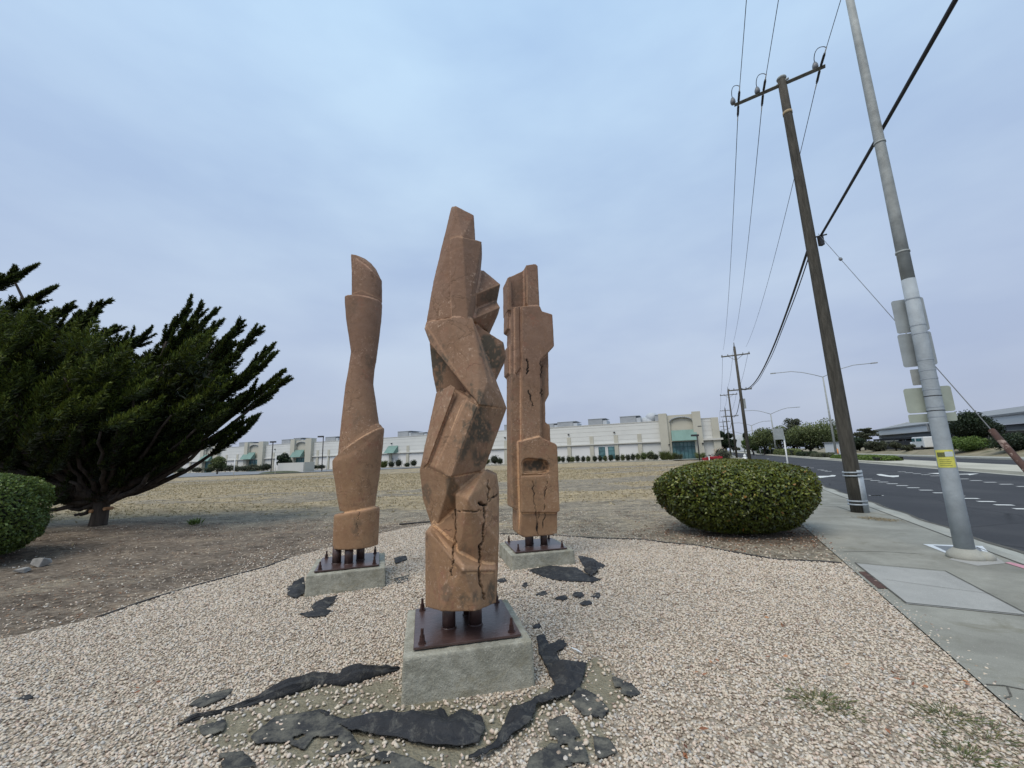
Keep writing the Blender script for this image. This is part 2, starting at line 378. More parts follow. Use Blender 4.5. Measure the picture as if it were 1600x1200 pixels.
M['fascia'] = plain('white_fascia', (.58, .61, .62), .8, .05, .1)
M['shed'] = plain('dark_shed', (.022, .024, .028), .8, .4, .4)
M['hydrant'] = plain('white_hydrant_paint', (.75, .76, .75), .5, .06)
M['red'] = plain('red_paint', (.34, .025, .035), .45, .15)
M['orange'] = plain('orange_bollard_paint', (.62, .25, .07), .6, .1)
M['pinkpaint'] = plain('pink_mark', (.52, .26, .30), .8, .15, 30)
M['stone'] = plain('rock', (.26, .255, .24), .9, .3, 9, .4)
M['joint'] = plain('joint_dirt', (.10, .095, .08), .95, .3, 20)
M['rubber'] = plain('tyre', (.02, .02, .02), .8, .2)
LF = leafmat
M['cypress'] = LF('cypress_foliage', [(0, (.003, .006, .002)), (.4, (.010, .020, .005)), (.70, (.034, .058, .009)), (.9, (.085, .12, .016)), (1, (.15, .18, .028))], .10, .62, .25)
M['hedge'] = LF('broad_hedge_leaves', [(0, (.016, .028, .005)), (.35, (.060, .088, .012)), (.7, (.155, .185, .026)), (.93, (.27, .28, .05)), (1, (.27, .14, .035))], .12, .38, .5)
M['hedge2'] = LF('small_hedge_leaves', [(0, (.018, .036, .008)), (.45, (.07, .115, .022)), (.8, (.16, .22, .045)), (1, (.27, .33, .09))], .12, .45, .4)
M['treeleaf'] = LF('street_tree_leaves', [(0, (.038, .050, .018)), (.5, (.105, .132, .045)), (1, (.20, .23, .085))], .12)
M['treedark'] = LF('dark_tree_leaves', [(0, (.008, .015, .007)), (.6, (.022, .038, .016)), (1, (.05, .075, .03))], .1)
M['limeleaf'] = LF('lime_hedge_leaves', [(0, (.04, .075, .015)), (.6, (.10, .155, .03)), (1, (.16, .22, .05))], .12)
M['greyleaf'] = LF('greyish_shrub_leaves', [(0, (.03, .035, .020)), (.6, (.075, .085, .048)), (1, (.14, .15, .085))], .1)
M['strawblade'] = LF('dry_grass_blades', [(0, (.17, .13, .08)), (.4, (.37, .30, .19)), (.85, (.57, .48, .32)), (1, (.25, .26, .13))], .15, .8, .2)
M['weed'] = LF('weed_leaves', [(0, (.05, .07, .025)), (.6, (.11, .14, .05)), (1, (.26, .22, .11))], .1)
M['litter'] = LF('leaf_litter', [(0, (.10, .05, .03)), (.5, (.26, .14, .08)), (.8, (.45, .36, .26)), (1, (.60, .55, .48))], 0, .8)
M['core'] = plain('inner_twigs', (.012, .015, .008), .95, .3)
M['trunkfar'] = plain('grey_trunk', (.07, .058, .045), .9, .2)
# ------------------------------------------------------------------ street geometry (x at a given Y)
K1, K2 = .495, .4715
f_in = lambda Y: 1.58+K1*Y
f_curb = lambda Y: 3.80+K1*Y
f_gut = lambda Y: 4.48+K1*Y
f_med = lambda Y: 15.4+K2*Y
f_med2 = lambda Y: 19.5+K2*Y
f_r2 = lambda Y: 26.55+K2*Y
RD = Vector((K1, 1, 0)).normalized(); RN = Vector((RD.y, -RD.x, 0))      # along / across the street
YS = [-14, -8, -4, 0, 2, 4, 6, 8, 10, 13, 16, 20, 25, 30, 40, 50, 65, 80, 100, 130, 170, 230, 320]
def strip(fa, fb, z0, z1=None, Y=YS):
    z1 = z0 if z1 is None else z1; V = []; F = []
    for i, y in enumerate(Y):
        V += [(fa(y), y, z0), (fb(y), y, z1)]
        if i: F.append((2*i-2, 2*i-1, 2*i+1, 2*i))
    return V, F
def structure(o): o['kind'] = 'structure'; return o
RZ = -.13
b = MB(); b.add([(-900, -60, -.5), (900, -60, -.5), (900, 1500, -.5), (-900, 1500, -.5)], [(0, 1, 2, 3)]); structure(b.build('distant_ground', M['lot']))
b = MB(); b.add(*strip(f_gut, f_med, RZ)); b.add(*strip(f_med2, f_r2, RZ)); structure(b.build('road', M['asphalt']))
b = MB(); b.add(*strip(f_in, f_curb, .0)); structure(b.build('sidewalk', M['walk']))
b = MB(); b.add(*strip(f_curb, lambda Y: f_curb(Y)+.17, .004)); b.add(*strip(lambda Y: f_curb(Y)+.17, lambda Y: f_curb(Y)+.20, .004, RZ+.012))
b.add(*strip(lambda Y: f_curb(Y)+.20, lambda Y: f_gut(Y)+.02, RZ+.012, RZ+.006)); structure(b.build('curb', M['curb']))
b = MB(); zt = .03
b.add(*strip(f_med, lambda Y: f_med(Y)+.03, RZ-.01, zt)); b.add(*strip(lambda Y: f_med(Y)+.03, lambda Y: f_med2(Y)-.03, zt)); b.add(*strip(lambda Y: f_med2(Y)-.03, f_med2, zt, RZ-.01))
structure(b.build('median', M['median']))
b = MB(); b.add(*strip(lambda Y: f_med(Y)-.45, f_med, RZ+.008)); b.add(*strip(f_r2, lambda Y: f_r2(Y)+.03, RZ-.01, .02)); b.add(*strip(lambda Y: f_r2(Y)+.03, lambda Y: f_r2(Y)+2.2, .02))
structure(b.build('far_curb', M['curb']))
# land beyond the road with a low bank
V = []; F = []; Yl = [-14, 0, 10, 20, 30, 35, 40, 45, 50, 55, 60, 70, 80, 90, 100, 120, 150, 200, 320]
offs = [2.2, 3.2, 4.5, 6.5, 9, 14, 25, 60, 600]; hz_ = [.02, .15, .5, .75, .8, .7, .6, .5, .4]
for i, y in enumerate(Yl):
    for j, (o_, h_) in enumerate(zip(offs, hz_)):
        fade = 1 if y > 15 else .3; V.append((f_r2(y)+o_, y, .02+(h_-.02)*fade*(.55 if y > 62 else 1)*(.8+.4*float(vnoise(y*.2, j)))))
n_ = len(offs); F = [(i*n_+j, i*n_+j+1, (i+1)*n_+j+1, (i+1)*n_+j) for i in range(len(Yl)-1) for j in range(n_-1)]
m = NT('bank_soil'); m.col(m.ramp(m.noise(.8, 7, .7), [(.3, (.075, .085, .035)), (.5, (.21, .18, .115)), (.7, (.30, .26, .18))])).rough(.95)
b = MB(); b.add(V, F, True); structure(b.build('bank', m.m))
# ------------------------------------------------------------------ ground with zones
EDGE_PX = [(6, 999), (150, 966), (240, 934.5), (300, 916.5), (360, 900), (414, 886.5), (450, 873), (520, 856), (600, 832), (670, 822), (782, 834), (868, 836), (931, 840.6), (1000, 843), (1040, 847.5), (1090, 852.5), (1140, 862), (1215, 875), (1290, 877.5), (1315, 880)]
EDGE = [g(*p) for p in EDGE_PX]
GP = [(p.x, p.y) for p in EDGE] + [(f_in(5.6), 5.6), (f_in(2), 2), (f_in(-3), -3), (-9, -3), (-7.5, 1.5), (-6.2, 3.2)]
BARE = [[(300, 1122), (480, 1080), (628, 1046), (628, 1100), (840, 1062), (905, 1080), (880, 1120), (820, 1150), (760, 1185), (700, 1195), (560, 1200), (430, 1190), (330, 1160)],
        [(905, 1015), (960, 1020), (1010, 1080), (1000, 1130), (960, 1190), (880, 1199), (800, 1199), (830, 1130), (880, 1100), (860, 1040)]]
BAREW = [[tuple(g(*q))[:2] for q in p] for p in BARE]
def pdist(x, y, poly, closed=True):
    d = np.full(np.shape(x), 1e9); n = len(poly)
    for i in range(n if closed else n-1):
        x0, y0 = poly[i][0], poly[i][1]; x1, y1 = poly[(i+1) % n][0], poly[(i+1) % n][1]; dx, dy = x1-x0, y1-y0
        t = np.clip(((x-x0)*dx+(y-y0)*dy)/(dx*dx+dy*dy+1e-9), 0, 1); d = np.minimum(d, np.hypot(x-x0-t*dx, y-y0-t*dy))
    return d
def sdf(x, y, poly): d = pdist(x, y, poly); return np.where(inpoly(x, y, poly), -d, d)
def bare_w(x, y):
    d = np.minimum(sdf(x, y, BAREW[0]), sdf(x, y, BAREW[1])+.12)
    return sst(.12, -.12, d + (fbm(x*3.2, y*3.2, 5)-.5)*.5)
def ground_z(x, y):
    x = np.asarray(x, float); y = np.asarray(y, float)
    z = (fbm(x*.8, y*.8, 3)-.5)*.035 + (fbm(x*5, y*5, 9)-.5)*.012
    far = sst(8, 12, y); z = z + far*(fbm(x*.15, y*.25, 4)-.5)*.16
    tr = np.hypot(x+11.4, y-11.4); z = z + .14*np.exp(-(tr/2.2)**2)
    near_walk = sst(0, .9, f_in(y)-x); z = z*near_walk - .012
    return z
ys = list(np.arange(-4, 14, .12)) + list(np.arange(14, 30, .3)) + list(np.arange(30, 84, .8)) + [90, 100, 120, 150, 200, 320]
us = np.concatenate([np.arange(0, 9, .12), np.arange(9, 20, .3), np.arange(20, 60, 1.2), [64, 72, 85, 110, 150, 220, 400, 700]])
GY, GU = np.meshgrid(np.array(ys), us, indexing='ij'); GX = f_in(GY)-GU
GZ = ground_z(GX, GY)
def f_straw(x, y):
    w = y+(fbm(x*.16, y*.3, 71)-.5)*7; w2 = x+(fbm(x*.2+9, y*.2, 72)-.5)*9
    return .26 + .80*sst(12, 17, w)*(.40+.85*fbm(w2*.10+3, w*.26, 21, 5)) - .70*sst(.50, .64, fbm(w2*.08, w*.30+2, 33, 5))*sst(9, 12, y) + .30*(fbm(x*.7, y*1.1, 90, 4)-.5)
straw = f_straw(GX, GY)*sst(110, 60, GY)
straw += .25*sst(9.2, 10, GY)*sst(13, 11, GY)*sst(-14, -6, GX)*fbm(GX*.4, GY*.8, 13)
dtree = np.hypot((GX+9.0)/7.5, (GY-8.2)/4.2); dirt = .86*sst(1.45, .25, dtree+(fbm(GX*.5, GY*.9, 62)-.5)*.7) + .5*sst(2.2, .2, pdist(GX, GY, GP))*sst(.3, -1.5, GX)
dirt = np.maximum(dirt, .75*np.exp(-(((GX-4.6)/1.9)**2+((GY-7.9)/1.3)**2)))
inside = sdf(GX, GY, GP); gravel = sst(.25, -.15, inside + (fbm(GX*2, GY*2, 8)-.5)*.35)
bare = bare_w(GX, GY)*(GY < 4.6)
r_, c_ = GX.shape; idx = np.arange(r_*c_).reshape(r_, c_)
F = np.stack([idx[:-1, :-1], idx[:-1, 1:], idx[1:, 1:], idx[1:, :-1]], -1).reshape(-1, 4)[:, ::-1]
structure(np_mesh('ground', np.stack([GX, GY, GZ], -1).reshape(-1, 3), F, M['ground'], None, True,
        dict(straw=straw.ravel(), dirt=dirt.ravel(), gravel=gravel.ravel(), bare=bare.ravel())))
# ------------------------------------------------------------------ pebbles
PED = dict(c=((-.46, 3.58), 12.5, .93, .275), l=((-2.33, 5.91), 18, .95, .235), r=((.272, 6.784), 12.5, .98, .19))
def in_ped(x, y, grow=0.01):
    r = np.zeros(np.shape(x), bool)
    for (c, a, s, h) in PED.values():
        a = math.radians(a); dx = x-c[0]; dy = y-c[1]; u = dx*math.cos(a)+dy*math.sin(a); v = -dx*math.sin(a)+dy*math.cos(a)
        r |= (np.abs(u) < s/2+grow) & (np.abs(v) < s/2+grow)
    return r
ICO_V = []; ph = (1+5**.5)/2
for a_, b_ in ((-1, ph), (1, ph), (-1, -ph), (1, -ph)): ICO_V.append((a_, b_, 0))
for a_, b_ in ((-1, ph), (1, ph), (-1, -ph), (1, -ph)): ICO_V.append((0, a_, b_))
for a_, b_ in ((ph, -1), (ph, 1), (-ph, -1), (-ph, 1)): ICO_V.append((a_, 0, b_))
ICO_V = np.array(ICO_V)/math.sqrt(1+ph*ph)
ICO_F = np.array([(0, 11, 5), (0, 5, 1), (0, 1, 7), (0, 7, 10), (0, 10, 11), (1, 5, 9), (5, 11, 4), (11, 10, 2), (10, 7, 6), (7, 1, 8), (3, 9, 4), (3, 4, 2), (3, 2, 6), (3, 6, 8), (3, 8, 9), (4, 9, 5), (2, 4, 11), (6, 2, 10), (8, 6, 7), (9, 8, 1)])
def stones(name, x, y, size, mat, zoff=0.3):
    n = len(x); sc = size[:, None]*np.stack([RNG.uniform(.8, 1.35, n), RNG.uniform(.65, 1.0, n), RNG.uniform(.4, .72, n)], -1)
    v = ICO_V[None]*RNG.uniform(.74, 1.2, (n, 12, 1))*sc[:, None, :]
    a = RNG.uniform(0, 2*np.pi, n); t = RNG.normal(0, .35, n)
    ct, st_ = np.cos(t)[:, None], np.sin(t)[:, None]; v = np.stack([v[..., 0]*ct+v[..., 2]*st_, v[..., 1], -v[..., 0]*st_+v[..., 2]*ct], -1)
    ca, sa = np.cos(a)[:, None], np.sin(a)[:, None]; v = np.stack([v[..., 0]*ca-v[..., 1]*sa, v[..., 0]*sa+v[..., 1]*ca, v[..., 2]], -1)
    z = ground_z(x, y) + size*zoff + RNG.uniform(0, .35, n)*size
    v += np.stack([x, y, z], -1)[:, None, :]
    f = (ICO_F[None] + (np.arange(n)*12)[:, None, None]).reshape(-1, 3)
    o = np_mesh(name, v.reshape(-1, 3), f, mat, None, False, dict(rnd=np.repeat(RNG.uniform(0, 1, n), 12)))
    o['kind'] = 'stuff'; return o
N = 400000
px_ = RNG.uniform(-7.5, 5.2, N); py_ = RNG.uniform(1.2, 10.6, N)
ins = sdf(px_, py_, GP) + (fbm(px_*2, py_*2, 8)-.5)*.25
keep = (ins < .02) & ~in_ped(px_, py_) & (px_ < f_in(py_)-.01)
vis = (px_ > -1.42*py_-.6)                                   # leave out what lies outside the view
bw_ = bare_w(px_, py_); keep &= vis & (RNG.uniform(0, 1, N) > np.where(py_ < 4.7, bw_*.93, 0))
keep &= RNG.uniform(0, 1, N) < np.where(py_ < 5, 1, np.where(py_ < 7.5, .8, .6))
x, y = px_[keep], py_[keep]
stones('gravel', x, y, RNG.uniform(.0068, .0138, len(x))*np.where(y > 5, 1.2, 1), M['pebble'])['label'] = 'loose cream and pinkish crushed stone round the columns'
N = 42000; x = RNG.uniform(-12, 5.6, N); y = RNG.uniform(1.5, 13, N); d = sdf(x, y, GP)
k = (d > 0) & (RNG.uniform(0, 1, N) < np.exp(-d/.8)*.9+.08) & (x < f_in(y)-.02); x, y = x[k], y[k]
stones('scattered_gravel', x, y, RNG.uniform(.008, .018, len(x)), M['pebble'], .1)
N = 700; y = RNG.uniform(2.2, 9, N); x = f_in(y)+np.abs(RNG.normal(0, .10, N))
V0 = stones('spilled_pebbles', x, y, RNG.uniform(.005, .011, N), M['pebble'], .9)
N = 5200; x = RNG.uniform(-3.4, 1.6, N); y = RNG.uniform(1.8, 4.6, N); k = ~in_ped(x, y, .02) & (bare_w(x, y) > .3) & (fbm(x*4, y*4, 77) > .50); x, y = x[k], y[k]
stones('loose_pebbles', x, y, RNG.uniform(.009, .019, len(x)), M['pebble'], .5)
# leaf-like faces
def leaves(name, C, D, L, Wd, mat, parent=None, rnd=None, N_=None, kind=None, fold=0.):
    """diamond leaves: centre C, direction D, length L, width Wd"""
    C = np.asarray(C, float); D = np.asarray(D, float); n = len(C); D = D/(np.linalg.norm(D, axis=1, keepdims=True)+1e-9)
    R = RNG.normal(size=(n, 3)) if N_ is None else np.asarray(N_) + RNG.normal(size=(n, 3))*.45
    Sx = np.cross(D, R); Sx /= (np.linalg.norm(Sx, axis=1, keepdims=True)+1e-9)
    L = np.broadcast_to(L, (n,))[:, None]; Wd = np.broadcast_to(Wd, (n,))[:, None]
    V = np.stack([C-D*L/2, C+Sx*Wd/2-D*L*.1, C+D*L/2, C-Sx*Wd/2-D*L*.1], 1).reshape(-1, 3)
    F = np.arange(n*4).reshape(n, 4); rnd = RNG.uniform(0, 1, n) if rnd is None else np.clip(rnd, 0, 1)
    o = np_mesh(name, V, F, mat, parent, False, dict(rnd=np.repeat(rnd, 4)))
    if kind: o['kind'] = kind
    return o
# dry grass in the field
N = 120000; x = RNG.uniform(-60, 26, N); y = 9+RNG.power(1.0, N)*45
u = f_in(y)-x; st_ = f_straw(x, y)
k = (u > .3) & (np.abs(x) < 1.4*y+2) & (st_ + (fbm(x*.9, y*1.5, 41)-.5)*1.0 + RNG.normal(0, .16, N) > .50) & (sdf(x, y, GP) > .5) & (RNG.uniform(0, 1, N) < np.where(y < 13, .35, 1)*np.where((x < -5) & (y < 13), .4, 1)); x, y = x[k], y[k]; n = len(x)
C = np.stack([x, y, ground_z(x, y)+RNG.uniform(.0, .035, n)], -1); D = RNG.normal(size=(n, 3)); D[:, 2] = np.abs(D[:, 2])*.55+.15
leaves('dry_grass', C, D, RNG.uniform(.07, .20, n), RNG.uniform(.012, .03, n)*(1+y/25), M['strawblade'], rnd=RNG.uniform(.15, .93, n)*.75+.2*fbm(x*.5, y*.8, 66), kind='stuff')
# leaf litter and straw crumbs on the brown soil
N = 30000; x = RNG.uniform(-15, 6, N); y = RNG.uniform(2.5, 12, N); k = (sdf(x, y, GP) > .05) & (x < f_in(y)-.1) & (fbm(x*1.3, y*1.3, 55) > .45); x, y = x[k], y[k]; n = len(x)
C = np.stack([x, y, ground_z(x, y)+.008], -1); D = RNG.normal(size=(n, 3)); D[:, 2] *= .15
leaves('leaf_litter', C, D, RNG.uniform(.015, .06, n), RNG.uniform(.008, .02, n), M['litter'], N_=np.tile((0, 0, 1.), (n, 1)), kind='stuff')
N = 1100; a = RNG.uniform(0, 6.283, N); r = RNG.uniform(.3, 1.35, N)**.7; x = 4.43+1.75*r*np.cos(a); y = 8.2+1.25*r*np.sin(a); k = x < f_in(y)+.12; x, y = x[k], y[k]; n = len(x)
leaves('hedge_litter', np.stack([x, y, ground_z(x, y)+.016+np.where(x > f_in(y)-.05, .02, 0)], -1), RNG.normal(size=(n, 3))*np.array([1, 1, .2]), RNG.uniform(.03, .055, n), .024, M['litter'], rnd=RNG.uniform(0, .62, n), N_=np.tile((0, 0, 1.), (n, 1)), kind='stuff')
# ------------------------------------------------------------------ gravel edging, joints, marks
b = MB(); L = [g(*p) for p in EDGE_PX[1:7]]; L = [Vector((p.x, p.y, float(ground_z(p.x, p.y))+.012)) for p in L]; b.tube(L, .014, 6)
tag(b.build('edging_strip', M['edging']), 'black plastic edging between brown soil and gravel on the left', 'edging')
b = MB(); L = [g(*p) for p in EDGE_PX[10:]]; L = [Vector((p.x, p.y, float(ground_z(p.x, p.y))+.012)) for p in L]; b.tube(L, .014, 6)
tag(b.build('edging_strip', M['edging']), 'thin edging along the gravel in front of the rounded hedge', 'edging')
b = MB(); L = [(624, 821), (645, 819.5), (662, 818), (676, 817)]; L = [g(*p)+Vector((0, 0, .03)) for p in L]; b.tube(L, .02, 6)
tag(b.build('hose_piece', M['edging']), 'short black hose lying at the gravel edge behind the front column', 'hose')
# weathering joints of the sidewalk
def ribbon(pts, w, z, closed=False):
    V = []; F = []; P = [Vector((p[0], p[1], 0)) for p in pts]
    for i, p in enumerate(P):
        t = (P[min(i+1, len(P)-1)]-P[max(i-1, 0)]).normalized(); nrm = Vector((-t.y, t.x, 0)); ww = w[i] if isinstance(w, (list, tuple)) else w
        zz = z(p.x, p.y) if callable(z) else z
        V += [(p.x+nrm.x*ww/2, p.y+nrm.y*ww/2, zz), (p.x-nrm.x*ww/2, p.y-nrm.y*ww/2, zz)]
        if i: F.append((2*i-2, 2*i-1, 2*i+1, 2*i))
    return V, F
b = MB()
def wob(p0, p1, n=12, a=.01):
    p0, p1 = Vector(p0), Vector(p1); return [p0.lerp(p1, i/n)+Vector((random.uniform(-a, a), random.uniform(-a, a), 0)) for i in range(n+1)]
for yj in (12.2, 16.5, 21, 26, 32, 40):
    b.add(*ribbon(wob((f_in(yj), yj, 0), (f_curb(yj), yj-(f_curb(yj)-f_in(yj))*.45, 0), 8, .01), .02, .004))
b.add(*ribbon([g(*q) for q in [(1280, 791), (1308, 791.5), (1330, 799), (1345, 801)]], .03, .004))
b.add(*ribbon([g(*q) for q in [(1541, 1070), (1570, 1072), (1600, 1078)]], .014, .004))
b.add(*ribbon([g(*q) for q in [(1574, 1074), (1580, 1088), (1570, 1092)]], .01, .004))
b.add(*ribbon([g(*q) for q in [(1318, 862), (1380, 862), (1440, 866)]], .012, .004))
for k in range(4): pass
b.add(*ribbon([(f_curb(y_)-.02, y_) for y_ in (0, 3, 6, 9, 12, 16, 22, 30, 50)], .02, .005))
structure(b.build('pavement_joints', M['joint']))
# grime line along the gutter
b = MB(); b.add(*ribbon([(f_gut(y_)+.0+.05*math.sin(y_*3.1), y_) for y_ in np.arange(4, 40, .3)], [.05+.06*random.random() for _ in np.arange(4, 40, .3)], RZ+.014))
structure(b.build('gutter_grime', M['joint']))
# road markings
def quad_px(b, cx, cy, w, h, z):
    b.add([g(cx-w/2, cy+h/2, z), g(cx+w/2, cy+h/2*.9, z), g(cx+w/2-1, cy-h/2, z), g(cx-w/2-1, cy-h/2*.9, z)], [(0, 1, 2, 3)])
b = MB(); z = RZ+.004
def dashes(p0, p1, n, L=.32, w=.11):
    for i in range(n):
        c = Vector(p0).lerp(Vector(p1), i/(n-1)); c.z = z; d = RN*L/2; e = RD*w/2*1.3
        b.add([c-d-e, c+d-e, c+d+e, c-d+e], [(0, 1, 2, 3)])
dashes(g(1356, 748.5, z), g(1469, 770, z), 8, .36, .16); dashes(g(1495, 774.5, z), g(1600, 795, z), 5, .36, .16)
dashes(g(1409, 737, z), g(1461, 743.5, z), 5, .36, .16); dashes(g(1487, 746, z), g(1600, 760, z), 6, .36, .16)
dashes(g(1282, 734, z), g(1294, 736.5, z), 3, .4, .2); dashes(g(1256, 729, z), g(1267, 731, z), 3, .4, .2)
dashes(g(1370, 774, z), g(1368, 774, z), 2, .35, .12)
for q in [(1180, 712.5), (1200, 717), (1228, 723)]:
    c = g(*q, z); d = RD*1.1; e = RN*.07; b.add([c-d-e, c-d+e, c+d+e, c+d-e], [(0, 1, 2, 3)])
structure(b.build('lane_markings', M['paint']))
def arrow(px, label):
    b = MB(); P = [g(*q, z+.001) for q in px]; b.add(P, [tuple(range(len(P)))]); structure(b.build('arrow_marking', M['paint']))
arrow([(1262, 745.8), (1281, 743.6), (1295, 743.4), (1300, 742.2), (1306.5, 742.6), (1304, 744.4), (1297, 744.8), (1290, 745.6), (1283, 746.6)], '')
arrow([(1369, 741), (1376, 740.6), (1390, 743), (1398, 743), (1404.5, 742.8), (1404.5, 744.8), (1396, 745.6), (1384, 744.4), (1374, 743)], '')
arrow([(1449, 739.6), (1470, 738.8), (1500, 740.4), (1530, 739.8), (1515, 742.4), (1512, 741.2), (1480, 741.4)], '')
# utility vault lid in the sidewalk
def flat(name, px, mat, z, label=None, cat=None, thick=None, kind=None):
    P = [g(*q, z) for q in px]; b = MB(); b.add(P, [tuple(range(len(P)))])
    o = b.build(name, mat); tag(o, label, cat, kind=kind); return o
lid = flat('utility_vault_lid', [(1336, 880), (1477, 893), (1610, 963), (1416, 943)], M['walk2'], .006, 'large pale grey vault lid set flush in the sidewalk beside the gravel', 'vault lid')
b = MB(); P = [g(*q) for q in [(1336, 880), (1477, 893), (1610, 963), (1416, 943)]]
for i in range(4): b.add(*ribbon([P[i], P[(i+1) % 4]], .014, .011))
b.add(*ribbon(wob(g(1378, 906), g(1560, 931), 10, .006), .006, .011)); b.build('lid_seam', M['joint'], lid)
b = MB(); b.add([g(1341, 893, .008), g(1352, 893, .008), g(1386, 919, .008), g(1372, 919, .008)], [(0, 1, 2, 3)])
b.build('hinge_strip', M['rust'], lid)
o = MB(); fr = [(1442, 850), (1535, 853), (1551, 869), (1478, 864)]; inn = [(1458, 852), (1530, 855.5), (1540, 866), (1478, 861)]
o.add([g(*q, .005) for q in fr]+[g(*q, .005) for q in inn], [(i, (i+1) % 4, 4+(i+1) % 4, 4+i) for i in range(4)]); structure(o.build('painted_outline', M['white']))
flat('pavement_patch', inn, M['lot'], .004, kind='structure')
flat('pink_utility_mark', [(1570, 879), (1578, 878), (1612, 886), (1612, 892)], M['pinkpaint'], .006, kind='structure')
flat('footing_patch', [(1483, 874), (1500, 866), (1552, 868), (1572, 880), (1528, 884)], M['walk2'], .003, kind='structure')
# ------------------------------------------------------------------ monument columns
def voxel(mb, vox, smooth=0):
    me = bpy.data.meshes.new('tmp'); me.from_pydata([tuple(v) for v in mb.v], [], mb.f); me.update()
    bm = bmesh.new(); bm.from_mesh(me); bmesh.ops.recalc_face_normals(bm, faces=list(bm.faces)); bm.to_mesh(me); bm.free()
    o = bpy.data.objects.new('tmp', me); COL.objects.link(o)
    r = o.modifiers.new('r', 'REMESH'); r.mode = 'VOXEL'; r.voxel_size = vox
    if smooth: s_ = o.modifiers.new('s', 'SMOOTH'); s_.factor = .5; s_.iterations = smooth
    dg = bpy.context.evaluated_depsgraph_get(); dg.update(); ev = o.evaluated_get(dg); m2 = bpy.data.meshes.new_from_object(ev)
    bpy.data.objects.remove(o); bpy.data.meshes.remove(me)
    nv = len(m2.vertices); V = np.empty(nv*3, np.float32); m2.vertices.foreach_get('co', V); V = V.reshape(-1, 3)
    Nn = np.empty(nv*3, np.float32); m2.vertices.foreach_get('normal', Nn); Nn = Nn.reshape(-1, 3)
    return m2, V.astype(float), Nn.astype(float)
def project(V):
    Z = V[:, 2]-EYE; dep = V[:, 1]*math.cos(PITCH)+Z*math.sin(PITCH); bb = -V[:, 1]*math.sin(PITCH)+Z*math.cos(PITCH)
    a = V[:, 0]/dep*FPX; bb = bb/dep*FPX; c, s = math.cos(ROLL), math.sin(ROLL)
    return 800+a*c-bb*s, 600-(a*s+bb*c)
def finish(m2, V, Nn, name, mat, parent, cracks=(), stains=(), edges=()):
    """cracks: (front-plane polyline, width px, depth m) cut into the surface; stains: dark growth patches"""
    px, py = project(V); front = (Nn * (np.array([0, 0, EYE])-V)).sum(1) > 0
    # weathering of the cast surface
    disp = (fbm(V[:, 0]*9+V[:, 2]*3, V[:, 2]*7+V[:, 1]*9, 5, 4)-.5)*.004 + (fbm(V[:, 0]*40+V[:, 1]*23, V[:, 2]*40, 6, 3)-.5)*.003
    crack = np.zeros(len(V)); st_ = np.zeros(len(V)); ed = np.zeros(len(V))
    for pl, w, dep in cracks:
        pts = []
        for i in range(len(pl)-1):
            for t in np.linspace(0, 1, 7)[:-1]:
                j = 1.0 if 0 < t else 0; pts.append((pl[i][0]*(1-t)+pl[i+1][0]*t+j*random.uniform(-1.9, 1.9), pl[i][1]*(1-t)+pl[i+1][1]*t+j*random.uniform(-.8, .8)))
        pts.append(pl[-1]); d = pdist(px, py, pts, False); wv = w*(.35+1.2*vnoise(py*.14, px*.1, 3))
        kx = sst(1.0, .45, d/wv)*front; crack = np.maximum(crack, kx); disp -= kx*dep
    for (cx, cy, rx, ry, amt) in stains:
        d = np.hypot((px-cx)/rx, (py-cy)/ry) + (fbm(px*.09, py*.06, 31, 5)-.5)*2.2; st_ = np.maximum(st_, sst(1.0, .35, d)*amt*front*sst(.35, .6, fbm(px*.3, py*.22, 12, 3)+.12))
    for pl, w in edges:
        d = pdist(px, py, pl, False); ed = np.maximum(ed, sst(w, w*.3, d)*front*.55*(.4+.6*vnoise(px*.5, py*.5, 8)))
    V = V + Nn*disp[:, None] - np.array(chain_loc(parent))
    m2.vertices.foreach_set('co', V.astype(np.float32).ravel())
    for nm, a in (('crack', crack), ('stain', st_), ('edge', ed)):
        at = m2.attributes.new(nm, 'FLOAT', 'POINT'); at.data.foreach_set('value', a.astype(np.float32))
    m2.materials.clear(); m2.materials.append(mat); m2.polygons.foreach_set('use_smooth', np.ones(len(m2.polygons), dtype=bool)); m2.update(); m2.name = name
    return mesh_obj(name, m2, parent)
